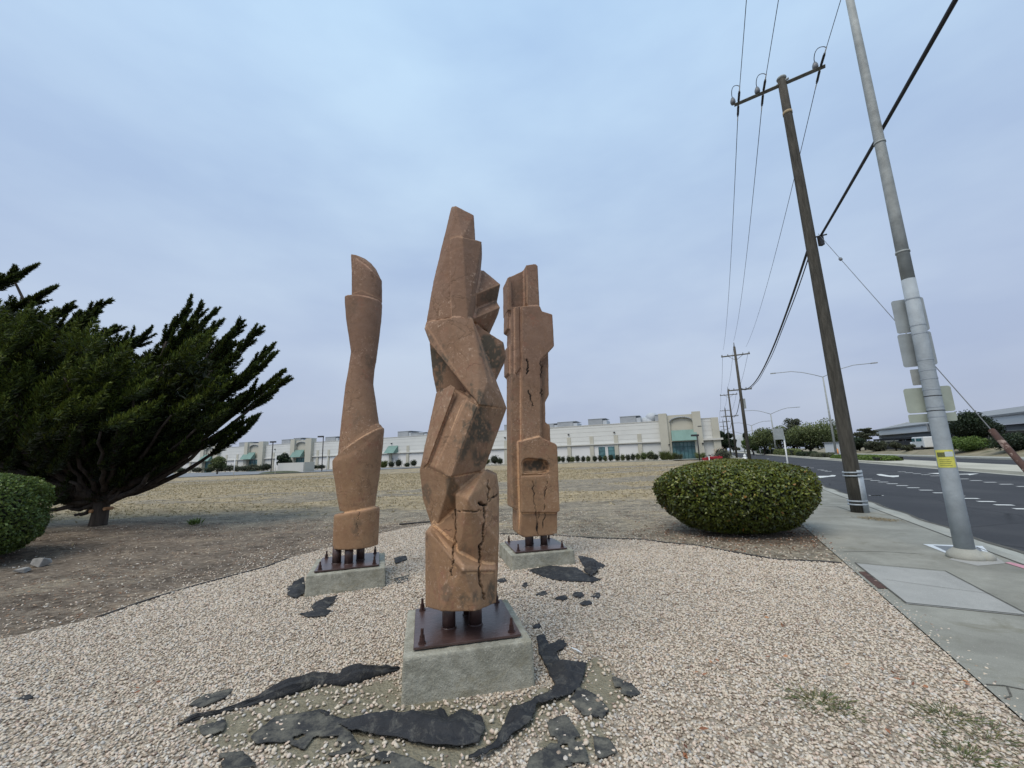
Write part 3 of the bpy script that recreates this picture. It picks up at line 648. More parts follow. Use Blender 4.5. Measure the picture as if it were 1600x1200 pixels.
def pedestal(key, root, pipes, bolts_out=.09, zt=.44):
    (cx, cy), a, s, h = PED[key]; a = math.radians(a); R = Matrix.Rotation(a, 4, 'Z'); P = lambda u, v, z: Vector((cx, cy, 0)) + R @ Vector((u, v, z))
    b = MB(); q = s/2; lo = [P(*c, -.08) for c in ((-q, -q), (q, -q), (q, q), (-q, q))]; k = q-.006; hi = [P(*c, h) for c in ((-k, -k), (k, -k), (k, k), (-k, k))]
    b.add(lo+hi, [(0, 3, 2, 1), (4, 5, 6, 7), (0, 1, 5, 4), (1, 2, 6, 5), (2, 3, 7, 6), (3, 0, 4, 7)])
    m2, V, Nn = voxel(b, .011, 2)
    V = V + Nn*((fbm(V[:, 0]*12+V[:, 2]*9, V[:, 1]*12+V[:, 2]*7, 2, 4)-.5)*.007+(fbm(V[:, 0]*45+V[:, 2]*30, V[:, 1]*45-V[:, 2]*28, 4, 2)-.5)*.007)[:, None] - np.array(root.location)
    m2.vertices.foreach_set('co', V.astype(np.float32).ravel()); m2.materials.clear(); m2.materials.append(M['plinth']); m2.polygons.foreach_set('use_smooth', np.ones(len(m2.polygons), dtype=bool)); m2.update(); m2.name = 'plinth'
    mesh_obj('plinth', m2, root)
    pl = q-.085 if key != 'c' else q-.075; zp = h+.010
    b = MB(); b.box(P(0, 0, zp+.009), (2*pl, 2*pl, .018), a); b.build('base_plate', M['steel'], root, .003)
    for (u, v, r) in pipes:
        b = MB(); b.tube([P(u, v, zp+.016), P(u, v, zt+.05)], r, 24); b.tube([P(u, v, zp+.014), P(u, v, zp+.026)], r+.008, 24); b.build('support_pipe', M['steel'], root)
    for su in (-1, 1):
        for sv in (-1, 1):
            u, v = su*(pl-.06), sv*(pl-.06); b = MB(); zz = zp+.018
            b.tube([P(u, v, zz), P(u, v, zz+.006)], .029, 16, smooth=False); b.tube([P(u, v, zz+.006), P(u, v, zz+.034)], .020, 6, smooth=False)
            b.tube([P(u, v, zz+.034), P(u, v, zz+.052)], .018, 6, smooth=False); b.tube([P(u, v, zz+.05), P(u, v, zz+.095)], .011, 10, smooth=False); b.build('anchor_bolt', M['bolt'], root)
# --- front column: faceted, twisting
root_c = thing('column_sculpture', 'nearest and tallest terracotta concrete column, faceted and twisting, cracked near its base', 'sculpture', (-.46, 3.58, 0), 'terracotta concrete column sculptures')
H_ = lambda pts, back: [aY(*p) for p in pts]+[aY(*p) for p in back]
def moved(pts, dy, k=.9, cx=None):
    P = [aY(*p) for p in pts]; c = sum(P, Vector())/len(P)
    return [Vector((c.x+(p.x-c.x)*k, p.y+dy, p.z)) for p in P]
b = MB()
def blk(front, dy=.3, k=.85, extra=()):
    b.hull([aY(*p) for p in front]+moved(front, dy, k)+[aY(*p) for p in extra])
blk([(705.3, 323, 3.64), (712, 321.5, 3.52), (740.5, 336, 3.58), (742.7, 373.5, 3.56), (722.7, 371, 3.46), (744, 420, 3.56), (692, 383, 3.66), (677.3, 438.7, 3.66), (666, 502.7, 3.60), (705.3, 496, 3.46), (703.5, 373, 3.50), (738, 490, 3.52)], .24, .75)
blk([(702.7, 373.3, 3.44), (713.3, 369.3, 3.40), (722.7, 370.7, 3.385), (752.5, 377.3, 3.50), (745.3, 422.7, 3.50), (736.5, 462.7, 3.50), (738.5, 498, 3.46), (730, 498, 3.39), (705.3, 497, 3.41), (703.5, 440, 3.42)], .28, .9)
# shoulder and long diagonal limb
blk([(665.9, 502.7, 3.56), (705.3, 496, 3.39), (738, 497, 3.40), (662.7, 513.3, 3.55), (670.7, 534.7, 3.50), (718.7, 590.7, 3.33), (737, 617, 3.21), (769.3, 596, 3.44), (757, 560, 3.44), (762, 596, 3.27), (748, 560, 3.29), (791.9, 637.5, 3.50), (749, 632, 3.17)], .24, .8)
# dark under-piece on the left, set back
blk([(670.7, 534.7, 3.66), (681.9, 613.3, 3.72), (708, 572, 3.58), (745, 620, 3.55), (715, 530, 3.60), (676, 585, 3.72)], .22, .85)
# dark lobe on the right
blk([(738.7, 504, 3.56), (786.7, 534.7, 3.62), (790.7, 557, 3.66), (769.3, 594, 3.60), (752, 548, 3.56)], .26, .85)
# knobs upper right
blk([(744, 421, 3.66), (756, 423, 3.72), (781.9, 444, 3.64), (738, 462, 3.50), (776, 470.7, 3.74), (742, 486, 3.62)], .22, .8)
blk([(776, 470.7, 3.72), (781.3, 480, 3.63), (766.7, 498.7, 3.68), (761.3, 516, 3.70), (739, 498, 3.48), (742, 484, 3.60), (745, 510, 3.60)], .2, .8)
# torso going down-left
blk([(681.5, 613.5, 3.56), (700, 604, 3.42), (749, 630, 3.20), (791.9, 637.5, 3.50), (668, 678, 3.55), (655.4, 736.5, 3.55), (660.5, 722, 3.43), (705.5, 744, 3.15), (756.5, 735, 3.46)], .26, .85)
blk([(655.4, 736.5, 3.50), (660.5, 722, 3.45), (705.5, 744, 3.165), (756.5, 735, 3.48), (660.5, 780, 3.56), (673.4, 820.5, 3.54), (684.5, 816, 3.43), (711.5, 774, 3.42), (745, 800, 3.46)], .30, .85)
# raised rib on the torso
b.hull([aY(*p) for p in [(716, 640, 3.37), (728, 624, 3.20), (746, 634, 3.15), (680.5, 729, 3.32), (705, 746, 3.10), (697, 745, 3.18)]]+[aY(*p) for p in [(735, 650, 3.5), (700, 735, 3.5)]])
b.hull([aY(*p) for p in [(681.5, 613.5, 3.55), (705, 600, 3.33), (661, 722, 3.42), (668, 725, 3.33), (712, 606, 3.28), (656, 735, 3.54)]]+[aY(*p) for p in [(700, 640, 3.55), (670, 720, 3.55)]])
# lower right block with ridge
blk([(711.5, 772.5, 3.22), (731, 780, 3.08), (756.5, 735, 3.34), (774.5, 742.5, 3.42), (779, 768, 3.44), (779, 846, 3.33), (775.4, 939, 3.40), (712, 800, 3.22), (716, 873, 3.26), (745, 900, 3.28)], .42, .92)
blk([(673.4, 820.5, 3.48), (711.5, 772.5, 3.40), (716, 873, 3.31), (700, 900, 3.34), (668, 880, 3.48)], .36, .9)
# base block
blk([(664.4, 831, 3.43), (673.4, 820.5, 3.46), (664.4, 948, 3.45), (689, 955.5, 3.19), (743, 955.5, 3.11), (775.4, 942, 3.34), (708, 874.5, 3.16), (725, 891, 3.08), (774.5, 890, 3.31), (672, 832, 3.33)], .46, .92)
b.hull([aY(*p) for p in [(664.4, 831, 3.42), (673.4, 820.5, 3.45), (716, 873, 3.17), (726, 882.5, 3.10), (774.5, 883, 3.33), (774.5, 891, 3.29), (724, 892, 3.06), (709, 876, 3.13), (666, 833, 3.38)]]+[aY(*p) for p in [(690, 930, 3.4), (750, 930, 3.4)]])
m2, V, Nn = voxel(b, .0078, 1)
cr_c = [([(763, 750), (764.5, 767), (762, 785), (757, 795)], 1.4, .03), ([(757, 788), (759, 800), (755.5, 830), (755.5, 846), (749, 855), (751, 870), (749.5, 905), (754, 918), (757, 936)], 1.65, .035),
        ([(711.5, 797), (713.5, 806), (713, 830), (710.5, 850), (709, 868), (707, 880)], 1.35, .03), ([(713, 800), (724, 798), (740, 800), (752, 797)], .9, .02),
        ([(750, 786), (756, 790), (761, 789)], 2.6, .03), ([(762, 787), (770, 777), (779, 772)], 1.0, .015), ([(707, 880), (704, 892), (706, 900)], 1.0, .01)]
st_c = [(675, 560, 12, 50, .9), (745, 655, 22, 45, .95), (735, 700, 26, 36, .8), (690, 575, 18, 38, .9), (770, 545, 22, 36, .95), (765, 460, 20, 16, .7), (668, 775, 7, 48, .55), (695, 925, 22, 20, .55), (735, 935, 20, 14, .7), (770, 925, 9, 30, .75), (660, 860, 12, 30, .3), (705, 765, 8, 30, .6), (730, 860, 12, 22, .35), (755, 670, 12, 40, .9)]
ed_c = [([(673.4, 822), (716, 875), (725, 886), (774, 887)], 4), ([(731, 780), (779, 846)], 3.2), ([(711, 773), (756, 736)], 4), ([(666, 503), (705, 496)], 2), ([(704, 372), (714, 369), (722, 370.5)], 2), ([(740, 498), (769, 597)], 2.5), ([(749, 632), (705, 746)], 2), ([(729, 624), (681, 729)], 2), ([(738, 462), (781, 444)], 2), ([(664, 505), (719, 590)], 2.2), ([(673, 536), (736, 616)], 1.5)]
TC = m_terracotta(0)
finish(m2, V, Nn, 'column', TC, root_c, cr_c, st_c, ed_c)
pedestal('c', root_c, [(-.125, -.10, .052), (.085, -.10, .052), (.06, .12, .052)], zt=.46)
# --- left column: smooth oval shafts with stepped collars
root_l = thing('column_sculpture', 'smooth rounded terracotta column on the left with slanting collars and a scooped tip', 'sculpture', (-2.33, 5.91, 0), 'terracotta concrete column sculptures')
b = MB(); YL = 5.90
def loft(rings, dr=.80, n=48, yc=YL, ang=.2):
    """rings: (left px, right px) pairs on the plane yc; the ring tilts with them"""
    V = []; F = []
    for (lx, ly, rx, ry, *bk) in rings:
        A = aY(lx, ly, yc); B = aY(rx, ry, yc); c = (A+B)/2; hx = (B.x-A.x)/2; hz = (B.z-A.z)/2; kb = bk[0] if bk else 0
        for k in range(n):
            th = 2*math.pi*k/n; cx_, sy_ = math.cos(th), math.sin(th)
            V.append((c.x+hx*cx_, c.y+abs(hx)*dr*sy_+hx*cx_*ang*0, c.z+hz*cx_+kb*sy_))
    m = len(rings)
    for i in range(m-1):
        for k in range(n): F.append((i*n+k, i*n+(k+1) % n, (i+1)*n+(k+1) % n, (i+1)*n+k))
    F.append(tuple(range(n))[::-1]); F.append(tuple((m-1)*n+k for k in range(n))); b.add(V, F)
loft([(551, 480, 594, 480), (550.6, 462, 596.3, 470), (550.6, 440, 596.3, 450), (550.8, 415, 595.9, 437), (552, 404, 594.5, 436)])
b.hull([aY(*p) for p in [(551.2, 450, 5.9), (551.0, 405, 5.9), (552.5, 400.5, 5.9), (556, 399, 5.9), (562, 400.5, 5.88), (571, 404.5, 5.86), (580, 411.5, 5.86), (588, 421, 5.87), (595, 436, 5.9), (595.8, 450, 5.9)]]
       + [aY(*p)+Vector((0, dy, 0)) for p in [(553, 403, 5.9), (560, 404, 5.9), (580, 418, 5.9), (592, 440, 5.9), (555, 450, 5.9), (592, 450, 5.9)] for dy in (.15, -.12)])
loft([(549.8, 554, 587, 566), (545.5, 524, 592.8, 520), (542, 500, 595, 500), (540.3, 478, 596, 485), (540, 466, 596.3, 474)])
loft([(529.6, 712, 595, 672), (534.5, 660, 591.3, 660), (540.6, 604, 585.5, 620), (545, 580, 582.6, 600), (549.0, 551, 584.5, 578), (550, 545, 588, 560)])
loft([(532, 797, 584.8, 797), (528, 775, 588, 770), (525, 752, 591.5, 748), (521.8, 735, 597, 700), (521.3, 722, 599.4, 668.5)])
loft([(530, 714, 597.5, 668), (531, 708, 594, 663)])
loft([(521.9, 855, 589.7, 851.5), (522.5, 830, 591, 826), (523.4, 807, 592.3, 795), (524.5, 803.5, 591.2, 791.5)])
m2, V, Nn = voxel(b, .0105, 2)
st_l = [(550, 480, 10, 18, .25), (560, 660, 10, 20, .3), (575, 560, 8, 20, .35), (556, 830, 8, 18, .5)]
ed_l = [([(524, 718), (545, 712), (570, 696), (598, 668)], 4.5), ([(524, 803), (560, 800), (592, 792)], 2.5), ([(541, 462), (565, 454), (595, 468)], 1.6)]
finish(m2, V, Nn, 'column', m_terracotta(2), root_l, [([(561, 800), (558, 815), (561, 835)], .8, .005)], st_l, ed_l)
pedestal('l', root_l, [(-.16, -.05, .058), (.0, -.16, .055), (.14, .02, .055)], zt=.44)
# --- right column: rounded slab with notches and a scooped slot
root_r = thing('column_sculpture', 'notched slab-like terracotta column on the right with a scooped slot near its foot', 'sculpture', (.272, 6.784, 0), 'terracotta concrete column sculptures')
aR = math.radians(12.5); UR = Vector((math.cos(aR), math.sin(aR), 0)); NR = Vector((-math.sin(aR), math.cos(aR), 0)); OR = Vector((.272, 6.784, 0))-NR*.22
def fp(px, py, v=0.): return aP(px, py, OR+NR*v, NR)
b = MB()
def slab(px, v0, v1): b.prism([fp(x, y, v0) for x, y in px], NR*(v1-v0))
slab([(816, 478), (843.6, 478), (847, 486), (863.5, 491), (866, 541), (857, 551), (845, 562), (845, 690), (816, 700)], 0, .34)           # front plate, upper
slab([(822, 414), (836.5, 412), (840.3, 415), (843.3, 482), (826, 480), (823, 472)], .02, .34)                                        # tall tip
slab([(793.5, 434), (801, 430.5), (815, 424), (824, 417), (826, 490), (794.5, 488)], .17, .50)                                       # tip behind the scoop
slab([(792.8, 434), (798, 431), (800, 485), (793.5, 484)], .08, .50)
slab([(840, 545), (857, 552), (857.9, 617), (852, 629), (852.7, 660), (859.5, 664), (860.6, 692), (840, 695)], .10, .40)                 # right return
slab([(799, 480), (818, 478), (818, 840), (809, 834), (808.5, 797), (800, 793), (798.5, 640)], .08, .46)                               # left return
slab([(793, 484), (804, 480), (806, 516), (799, 517), (792.5, 513)], .16, .50)
slab([(793.3, 541), (806, 533), (808, 583), (800, 590), (793.5, 583)], .16, .50)
slab([(797.5, 588), (808, 584), (810, 795), (799.5, 792)], .16, .48)
slab([(805, 480), (812, 478), (813, 575), (807, 584), (805.5, 582)], .05, .3)
slab([(812.5, 690), (845, 682), (852, 687), (868, 693), (871, 697), (875, 798.5), (870, 801), (815, 801)], -.045, .36)                  # raised lower panel
slab([(815, 795), (871, 795), (871, 832.5), (864, 836), (820.5, 840), (812, 836)], 0, .40)                                              # foot
slab([(839, 545), (846, 545), (846, 690), (839, 690)], .02, .3)
me = bpy.data.meshes.new('tmpbody'); m2, V, Nn = voxel(b, .0095, 0)
bo = bpy.data.objects.new('tmpbody', m2); COL.objects.link(bo)
def cutter(px, v0, v1, sc=.96):
    P = [fp(x, y, v0) for x, y in px]; n = len(P); c = sum(P, Vector())/n; Q = [c+(p-c)*sc+NR*(v1-v0) for p in P]
    cb = MB(); cb.add(P+Q, [tuple(range(n))[::-1], tuple(range(n, 2*n))]+[(i, (i+1) % n, n+(i+1) % n, n+i) for i in range(n)])
    o_ = cb.build('tmpcut', TC); md = bo.modifiers.new('c', 'BOOLEAN'); md.operation = 'DIFFERENCE'; md.object = o_; md.solver = 'EXACT'; return o_
cut = [cutter([(814.5, 724), (819, 716.5), (828, 714.5), (850, 717), (859, 720), (862.5, 728), (862, 737), (856, 741), (818, 741)], -.12, .09, .82),
       cutter([(814.5, 741.5), (861, 740.5), (860.5, 742.8), (817, 744)], -.12, -.015, .95)]
md = bo.modifiers.new('r', 'REMESH'); md.mode = 'VOXEL'; md.voxel_size = .0095
md = bo.modifiers.new('s', 'SMOOTH'); md.factor = .5; md.iterations = 4
dg = bpy.context.evaluated_depsgraph_get(); dg.update(); m3 = bpy.data.meshes.new_from_object(bo.evaluated_get(dg))
for o_ in cut+[bo]: bpy.data.objects.remove(o_)
nv = len(m3.vertices); V = np.empty(nv*3, np.float32); m3.vertices.foreach_get('co', V); V = V.reshape(-1, 3).astype(float); Nn = np.empty(nv*3, np.float32); m3.vertices.foreach_get('normal', Nn); Nn = Nn.reshape(-1, 3).astype(float)
cr_r = [([(823, 562), (825, 572), (823, 584)], 1.6, .015), ([(826, 610), (829, 622), (833, 634)], 1.2, .01), ([(845, 565), (845.5, 590)], 1.3, .012), ([(845, 608), (846, 620)], 1.2, .012),
        ([(832, 752), (834, 775), (838, 798), (839, 830)], .9, .008), ([(855, 752), (851, 775), (850, 797)], .9, .008), ([(851, 802), (848, 825)], .8, .006), ([(842, 800), (841, 836)], .8, .006)]
st_r = [(838, 728, 22, 9, .95), (835, 768, 10, 22, .45), (803, 740, 6, 60, .35), (800, 620, 4, 30, .4), (849, 590, 4, 30, .4), (812, 455, 8, 22, .3)]
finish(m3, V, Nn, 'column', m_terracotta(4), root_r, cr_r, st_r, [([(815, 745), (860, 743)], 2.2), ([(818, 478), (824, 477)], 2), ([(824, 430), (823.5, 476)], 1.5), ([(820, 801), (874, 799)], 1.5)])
pedestal('r', root_r, [(-.12, -.10, .056), (.13, -.10, .056), (-.04, .10, .05)], zt=.40)
# ------------------------------------------------------------------ torn landscape fabric
def fabric(px, h, label, mat='fabric', cell=.011, lip=.5, lift=.004, cat='fabric', group='torn black landscape fabric', kind=None):
    P = [tuple(g(*q))[:2] for q in px]; xs = [p[0] for p in P]; ys_ = [p[1] for p in P]; m_ = .05
    gx = np.arange(min(xs)-m_, max(xs)+m_, cell); gy = np.arange(min(ys_)-m_, max(ys_)+m_, cell); X, Y = np.meshgrid(gx, gy, indexing='ij')
    d = sdf(X, Y, P); dd = d - .004 + (fbm(X*9, Y*9, 61, 3)-.5)*(.03 if mat == 'fabric2' else .016)
    ridge = np.abs(fbm(X*3.1+Y*1.3, Y*5.2-X*.6, 19, 4)-.5)*2
    z = ground_z(X, Y) + lift + (h*sst(0, .10+h*.5, -d)*(.25+.8*fbm(X*2.4, Y*5, 7, 2)) if h > .012 else 0) + np.clip(1-ridge*2.6, 0, 1)*max(h*.40, .006) + np.clip(1-np.abs(fbm(X*2.2-Y*6, Y*7+X*2, 44, 2)-.5)*7, 0, 1)*max(h*.22, .004) + .003
    ok = (dd < 0) & ~((fbm(X*6, Y*8, 93, 3) > .68) & (d > -.16) & (mat == 'fabric2'))
    c = ok[:-1, :-1] & ok[1:, :-1] & ok[1:, 1:] & ok[:-1, 1:]
    I, J = np.nonzero(c); ids = np.arange(X.size).reshape(X.shape)
    F = np.stack([ids[I, J], ids[I+1, J], ids[I+1, J+1], ids[I, J+1]], -1)
    if len(F) == 0: return
    gxd, gyd = np.gradient(dd, cell, cell); gm = np.hypot(gxd, gyd)+1e-6; mv = np.where(dd > -cell*1.3, np.clip(-dd/gm, 0, cell), 0)
    dist = np.clip(-dd/.02, 0, 1); X = X + gxd/gm*mv; Y = Y + gyd/gm*mv
    used, inv = np.unique(F, return_inverse=True); F = inv.reshape(F.shape)
    V = np.stack([X.ravel()[used], Y.ravel()[used], z.ravel()[used]], -1)
    o = np_mesh('landscape_fabric', V, F, M[mat], None, True); s_ = o.modifiers.new('t', 'SOLIDIFY'); s_.thickness = .005; s_.offset = 1
    tag(o, label, cat, group, kind)
def rolled(pts, label, hgt=.05):
    C = [(g(x, y), w) for x, y, w in pts]; V = []; F = []; n_ = 40; m_ = 18; P = []
    for i in range(n_+1):
        t = i/n_*(len(C)-1); k = min(int(t), len(C)-2); f = t-k; f = f*f*(3-2*f); P.append((C[k][0].lerp(C[k+1][0], t-k), C[k][1]*(1-f)+C[k+1][1]*f))
    for i, (p, w) in enumerate(P):
        d = (P[min(i+1, n_)][0]-P[max(i-1, 0)][0]).normalized(); nr = Vector((-d.y, d.x, 0)); w = w*(1+.10*math.sin(i*.9)+.06*math.sin(i*2.3))
        for k in range(m_+1):
            u = -1+2*k/m_; q = p+nr*w*u; z = float(ground_z(q.x, q.y)); hh = hgt*min(1, w/.07)
            fold = hh*(max(0, 1-abs(u)**2.2)**.6)*(.85+.25*math.sin(i*.45)) + hh*.28*math.exp(-((u-.35-.15*math.sin(i*.2))/.13)**2) - hh*.30*math.exp(-((u+.2+.2*math.sin(i*.31))/.10)**2)
            V.append((q.x+d.x*.012*math.sin(k*1.3+i*.5), q.y, z+.006+max(0, fold)))
    for i in range(n_):
        for k in range(m_): a = i*(m_+1)+k; F.append((a, a+1, a+m_+2, a+m_+1))
    o = np_mesh('landscape_fabric', V, F, M['fabric'], None, True); s_ = o.modifiers.new('t', 'SOLIDIFY'); s_.thickness = .006; s_.offset = 1; tag(o, label, 'fabric', 'torn black landscape fabric')
rolled([(280, 1132, .004), (305, 1122, .018), (345, 1113, .016), (390, 1100, .034), (440, 1084, .050), (490, 1068, .062), (520, 1064, .050), (535, 1064, .066), (570, 1057, .062), (605, 1048, .040), (623, 1043, .018)], 'long rolled strip of black fabric trailing left from the front plinth', .075)
fabric([(498, 1110), (520, 1118), (545, 1126), (580, 1116), (610, 1113), (690, 1113), (700, 1122), (722, 1110), (752, 1121), (758, 1140), (748, 1162), (715, 1169), (650, 1161), (600, 1151), (545, 1144), (525, 1130)], .055, 'crumpled sheet of black fabric lying below the front plinth')
fabric([(839, 997), (850, 993), (857, 1010), (875, 1003), (886, 1009), (868, 1023), (876, 1035), (900, 1036), (916, 1030), (912, 1060), (905, 1075), (880, 1090), (838, 1103), (830, 1128), (800, 1150), (775, 1172), (745, 1190), (728, 1190), (772, 1165), (786, 1140), (800, 1108), (850, 1088), (868, 1072), (854, 1045), (843, 1020)], .06, 'branching torn black fabric curling round the right corner of the front plinth')
D_ = [([(905, 1072), (935, 1088), (952, 1110), (942, 1122), (912, 1117), (890, 1095)], 'dusty fabric patch exposed right of the branching torn fabric'),
      ([(958, 1058), (985, 1068), (1000, 1085), (985, 1090), (963, 1078)], 'small dusty fabric patch farthest right in the gravel'),
      ([(855, 1128), (885, 1118), (905, 1145), (922, 1190), (905, 1215), (820, 1215), (830, 1182), (862, 1160)], 'large dusty fabric patch at the bottom edge right of centre'),
      ([(390, 1152), (430, 1122), (500, 1110), (545, 1130), (548, 1146), (565, 1168), (520, 1180), (470, 1167), (450, 1158), (400, 1162)], 'wide dusty fabric patch left of the crumpled sheet'),
      ([(308, 1137), (350, 1128), (348, 1146), (318, 1152)], 'dark fabric patch at the tip of the long rolled strip'),
      ([(296, 1102), (320, 1086), (362, 1078), (350, 1092), (315, 1106)], 'dark fabric sliver above the tip of the long rolled strip'),
      ([(540, 1192), (600, 1174), (640, 1184), (700, 1210), (560, 1216)], 'dusty fabric patch at the bottom edge below the crumpled sheet'),
      ([(340, 1180), (378, 1174), (402, 1196), (350, 1208)], 'dusty fabric patch nearest the bottom left'),
      ([(925, 1148), (950, 1153), (962, 1175), (935, 1182)], 'small dark fabric spot right of the large bottom patch')]
for p, l in D_: fabric(p, .008, l, 'fabric2', lift=.006)
fabric([(449, 917), (474, 903), (478, 925), (462, 936), (450, 932)], .05, 'crumpled black fabric at the left corner of the left plinth')
fabric([(486, 948), (500, 938), (527, 931), (520, 944), (502, 957), (490, 955)], .04, 'folded black fabric in front of the left plinth')
fabric([(468, 960), (500, 954), (516, 956), (508, 964), (480, 966)], .03, 'thin black fabric strip nearest in front of the left plinth')
fabric([(616, 873), (634, 869), (636, 875), (618, 881)], .05, 'small black fabric scrap behind the right corner of the left plinth')
fabric([(616, 905), (640, 899), (636, 910), (620, 913)], .012, 'grey fabric scrap right of the left plinth', 'fabric2')
fabric([(824, 891), (860, 885), (900, 888), (915, 898), (938, 907), (925, 911), (880, 909), (850, 903)], .015, 'flat dark fabric sheet in front of the right plinth', lift=.008)
fabric([(903, 869), (920, 871), (946, 885), (932, 893), (912, 886)], .03, 'dark fabric strip off the right corner of the right plinth')
fabric([(912, 893), (920, 880), (930, 884), (934, 897), (924, 904)], .10, 'upturned black fabric fold at the right end of the right plinth sheet')
for i, (x, y, w, l) in enumerate([(846, 928, 9, 'black scrap left of the upright triangular scrap'), (877, 935, 10, 'flat black scrap beside the upright triangular scrap'), (903, 932, 9, 'upright triangular black scrap in the gravel'), (931, 931, 8, 'black scrap at the right end of the scraps'), (915, 943, 10, 'thin black scrap nearest of the scraps in the gravel'), (783, 907, 9, 'grey scrap right of the front column'), (820, 914, 5, 'tiny dark scrap before the right plinth'), (838, 978, 7, 'dark scrap at the back right corner of the front plinth'), (40, 1088, 10, 'dark scrap in the gravel at far left')]):
    fabric([(x-w, y+2), (x-w*.2, y-2.5), (x+w*.6, y-3.5), (x+w, y+1), (x+w*.3, y+4)], .05 if i == 2 else .02, l, cat='scrap')
# ------------------------------------------------------------------ plants
def profile_bush(name, label, c, rad, prof, mat, n, ls, rz=0, group=None, zc=0, core=.86):
    root = thing(name, label, 'bush', (c[0], c[1], zc), group)
    zs = np.array([p[0] for p in prof]); rs = np.array([p[1] for p in prof])
    arc = np.concatenate([[0], np.cumsum(np.hypot(np.diff(zs)/max(.01, 1), np.diff(rs)*rad[0]))]); wgt = arc/arc[-1]
    t = RNG.uniform(0, 1, n)**.95; zz = np.interp(t, wgt, zs); rr = np.interp(t, wgt, rs)
    th = RNG.uniform(0, 2*np.pi, n); lump = 1+.085*(fbm(np.cos(th)*2.2+5, np.sin(th)*2.2+zz*2, 4)-.5)*2+.05*(fbm(np.cos(th)*7+5, np.sin(th)*7+zz*6, 14)-.5)*2
    dep = 1-np.abs(RNG.normal(0, .055, n))+np.where(RNG.uniform(0, 1, n) < .06, RNG.uniform(0, .05, n), 0); k = rr*lump*dep; co, si = math.cos(rz), math.sin(rz)
    lx = rad[0]*k*np.cos(th); ly = rad[1]*k*np.sin(th); X = c[0]+lx*co-ly*si; Y = c[1]+lx*si+ly*co
    Z = zc+zz*(.96+.04*dep)+ (fbm(X*3, Y*3, 8)-.5)*.07 - (1-dep)*.25*(zz > zs.max()*.7)
    nrm = np.stack([np.cos(th)*rr, np.sin(th)*rr, (zz/zs.max()-.45)*1.6], -1); D = RNG.normal(size=(n, 3))+nrm*.7
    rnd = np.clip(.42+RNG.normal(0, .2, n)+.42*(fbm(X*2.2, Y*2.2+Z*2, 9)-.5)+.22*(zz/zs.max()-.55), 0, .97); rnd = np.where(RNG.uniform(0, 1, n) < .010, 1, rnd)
    leaves('foliage', np.stack([X, Y, Z], -1), D, ls*RNG.uniform(.7, 1.25, n), ls*.62*RNG.uniform(.7, 1.2, n), mat, root, rnd, nrm)
    b = MB(); V = []; F = []; m_ = 32
    for z_, r_ in prof:
        for k_ in range(m_):
            a = 2*math.pi*k_/m_; lx, ly = rad[0]*r_*core*math.cos(a), rad[1]*r_*core*math.sin(a); V.append((c[0]+lx*co-ly*si, c[1]+lx*si+ly*co, zc+z_*core+.02))
    for i in range(len(prof)-1):
        for k_ in range(m_): F.append((i*m_+k_, i*m_+(k_+1) % m_, (i+1)*m_+(k_+1) % m_, (i+1)*m_+k_))
    b.add(V, F, True); b.build('inner_twigs', M['core'], root); return root
PR = [(.05, .42), (.12, .62), (.35, .83), (.6, .95), (.85, 1.0), (1.02, .97), (1.16, .86), (1.27, .68), (1.35, .42), (1.40, .02)]
r_ = profile_bush('clipped_hedge', 'broad rounded glossy green hedge beside the sidewalk, right of the columns', (4.43, 8.42), (1.58, 1.15), PR, M['hedge'], 52000, .062)
b = MB()
for k in range(7):
    a = k*.9; b.tube([(4.43+.25*math.cos(a), 8.42+.2*math.sin(a), -.03), (4.43+.8*math.cos(a), 8.42+.6*math.sin(a), .35)], .025, 6)
b.build('stem', M['bark'], r_)
PR2 = [(.10, .62), (.16, .78), (.4, .93), (.7, 1.0), (1.1, 1.0), (1.35, .95), (1.5, .80), (1.6, .5), (1.64, .02)]
profile_bush('clipped_hedge', 'tall clipped green hedge cut off by the left edge of the picture', (-10.65, 7.6), (1.6, 1.35), PR2, M['hedge2'], 60000, .055)
b = MB(); c = g(62, 884); b.hull([c+Vector((random.uniform(-.14, .14), random.uniform(-.09, .09), random.uniform(-.02, .15))) for _ in range(16)])
tag(b.build('rock', M['stone'], None, .01), 'grey rock at the foot of the left hedge', 'rock')
b = MB(); c = g(34, 894); b.hull([c+Vector((random.uniform(-.10, .10), random.uniform(-.08, .08), random.uniform(-.02, .08))) for _ in range(14)])
tag(b.build('rock', M['stone'], None, .01), 'low dark rock half hidden under the left hedge', 'rock')
# --- wind-swept cypress
cyp = thing('cypress_tree', 'wind-swept dark green cypress with a short trunk behind the left hedge', 'tree', (-11.4, 11.4, 0))
b = MB(); TB = Vector((-11.4, 11.4, -.05))
tp = [TB+Vector((0, 0, -.05)), TB+Vector((.02, 0, .25)), TB+Vector((.05, 0, .75)), TB+Vector((.08, 0, 1.05))]
b.tube(tp, [.24, .19, .17, .20], 14, smooth=True); b.build('trunk', M['bark'], cyp)
limbs = MB(); start = TB+Vector((.07, 0, .92)); plume_axes = []
def limb(tip, r0=.12, bend=(0, 0, 0), s=None):
    s = s or start; P = []
    for i in range(9):
        t = i/8; p = s.lerp(tip, t)+Vector(bend)*math.sin(math.pi*t); p += Vector((random.uniform(-.05, .05), random.uniform(-.05, .05), random.uniform(-.03, .03)))*min(1, t*3)
        P.append(p)
    limbs.tube(P, [r0*(1-.85*i/8)+.012 for i in range(9)], 7); return P
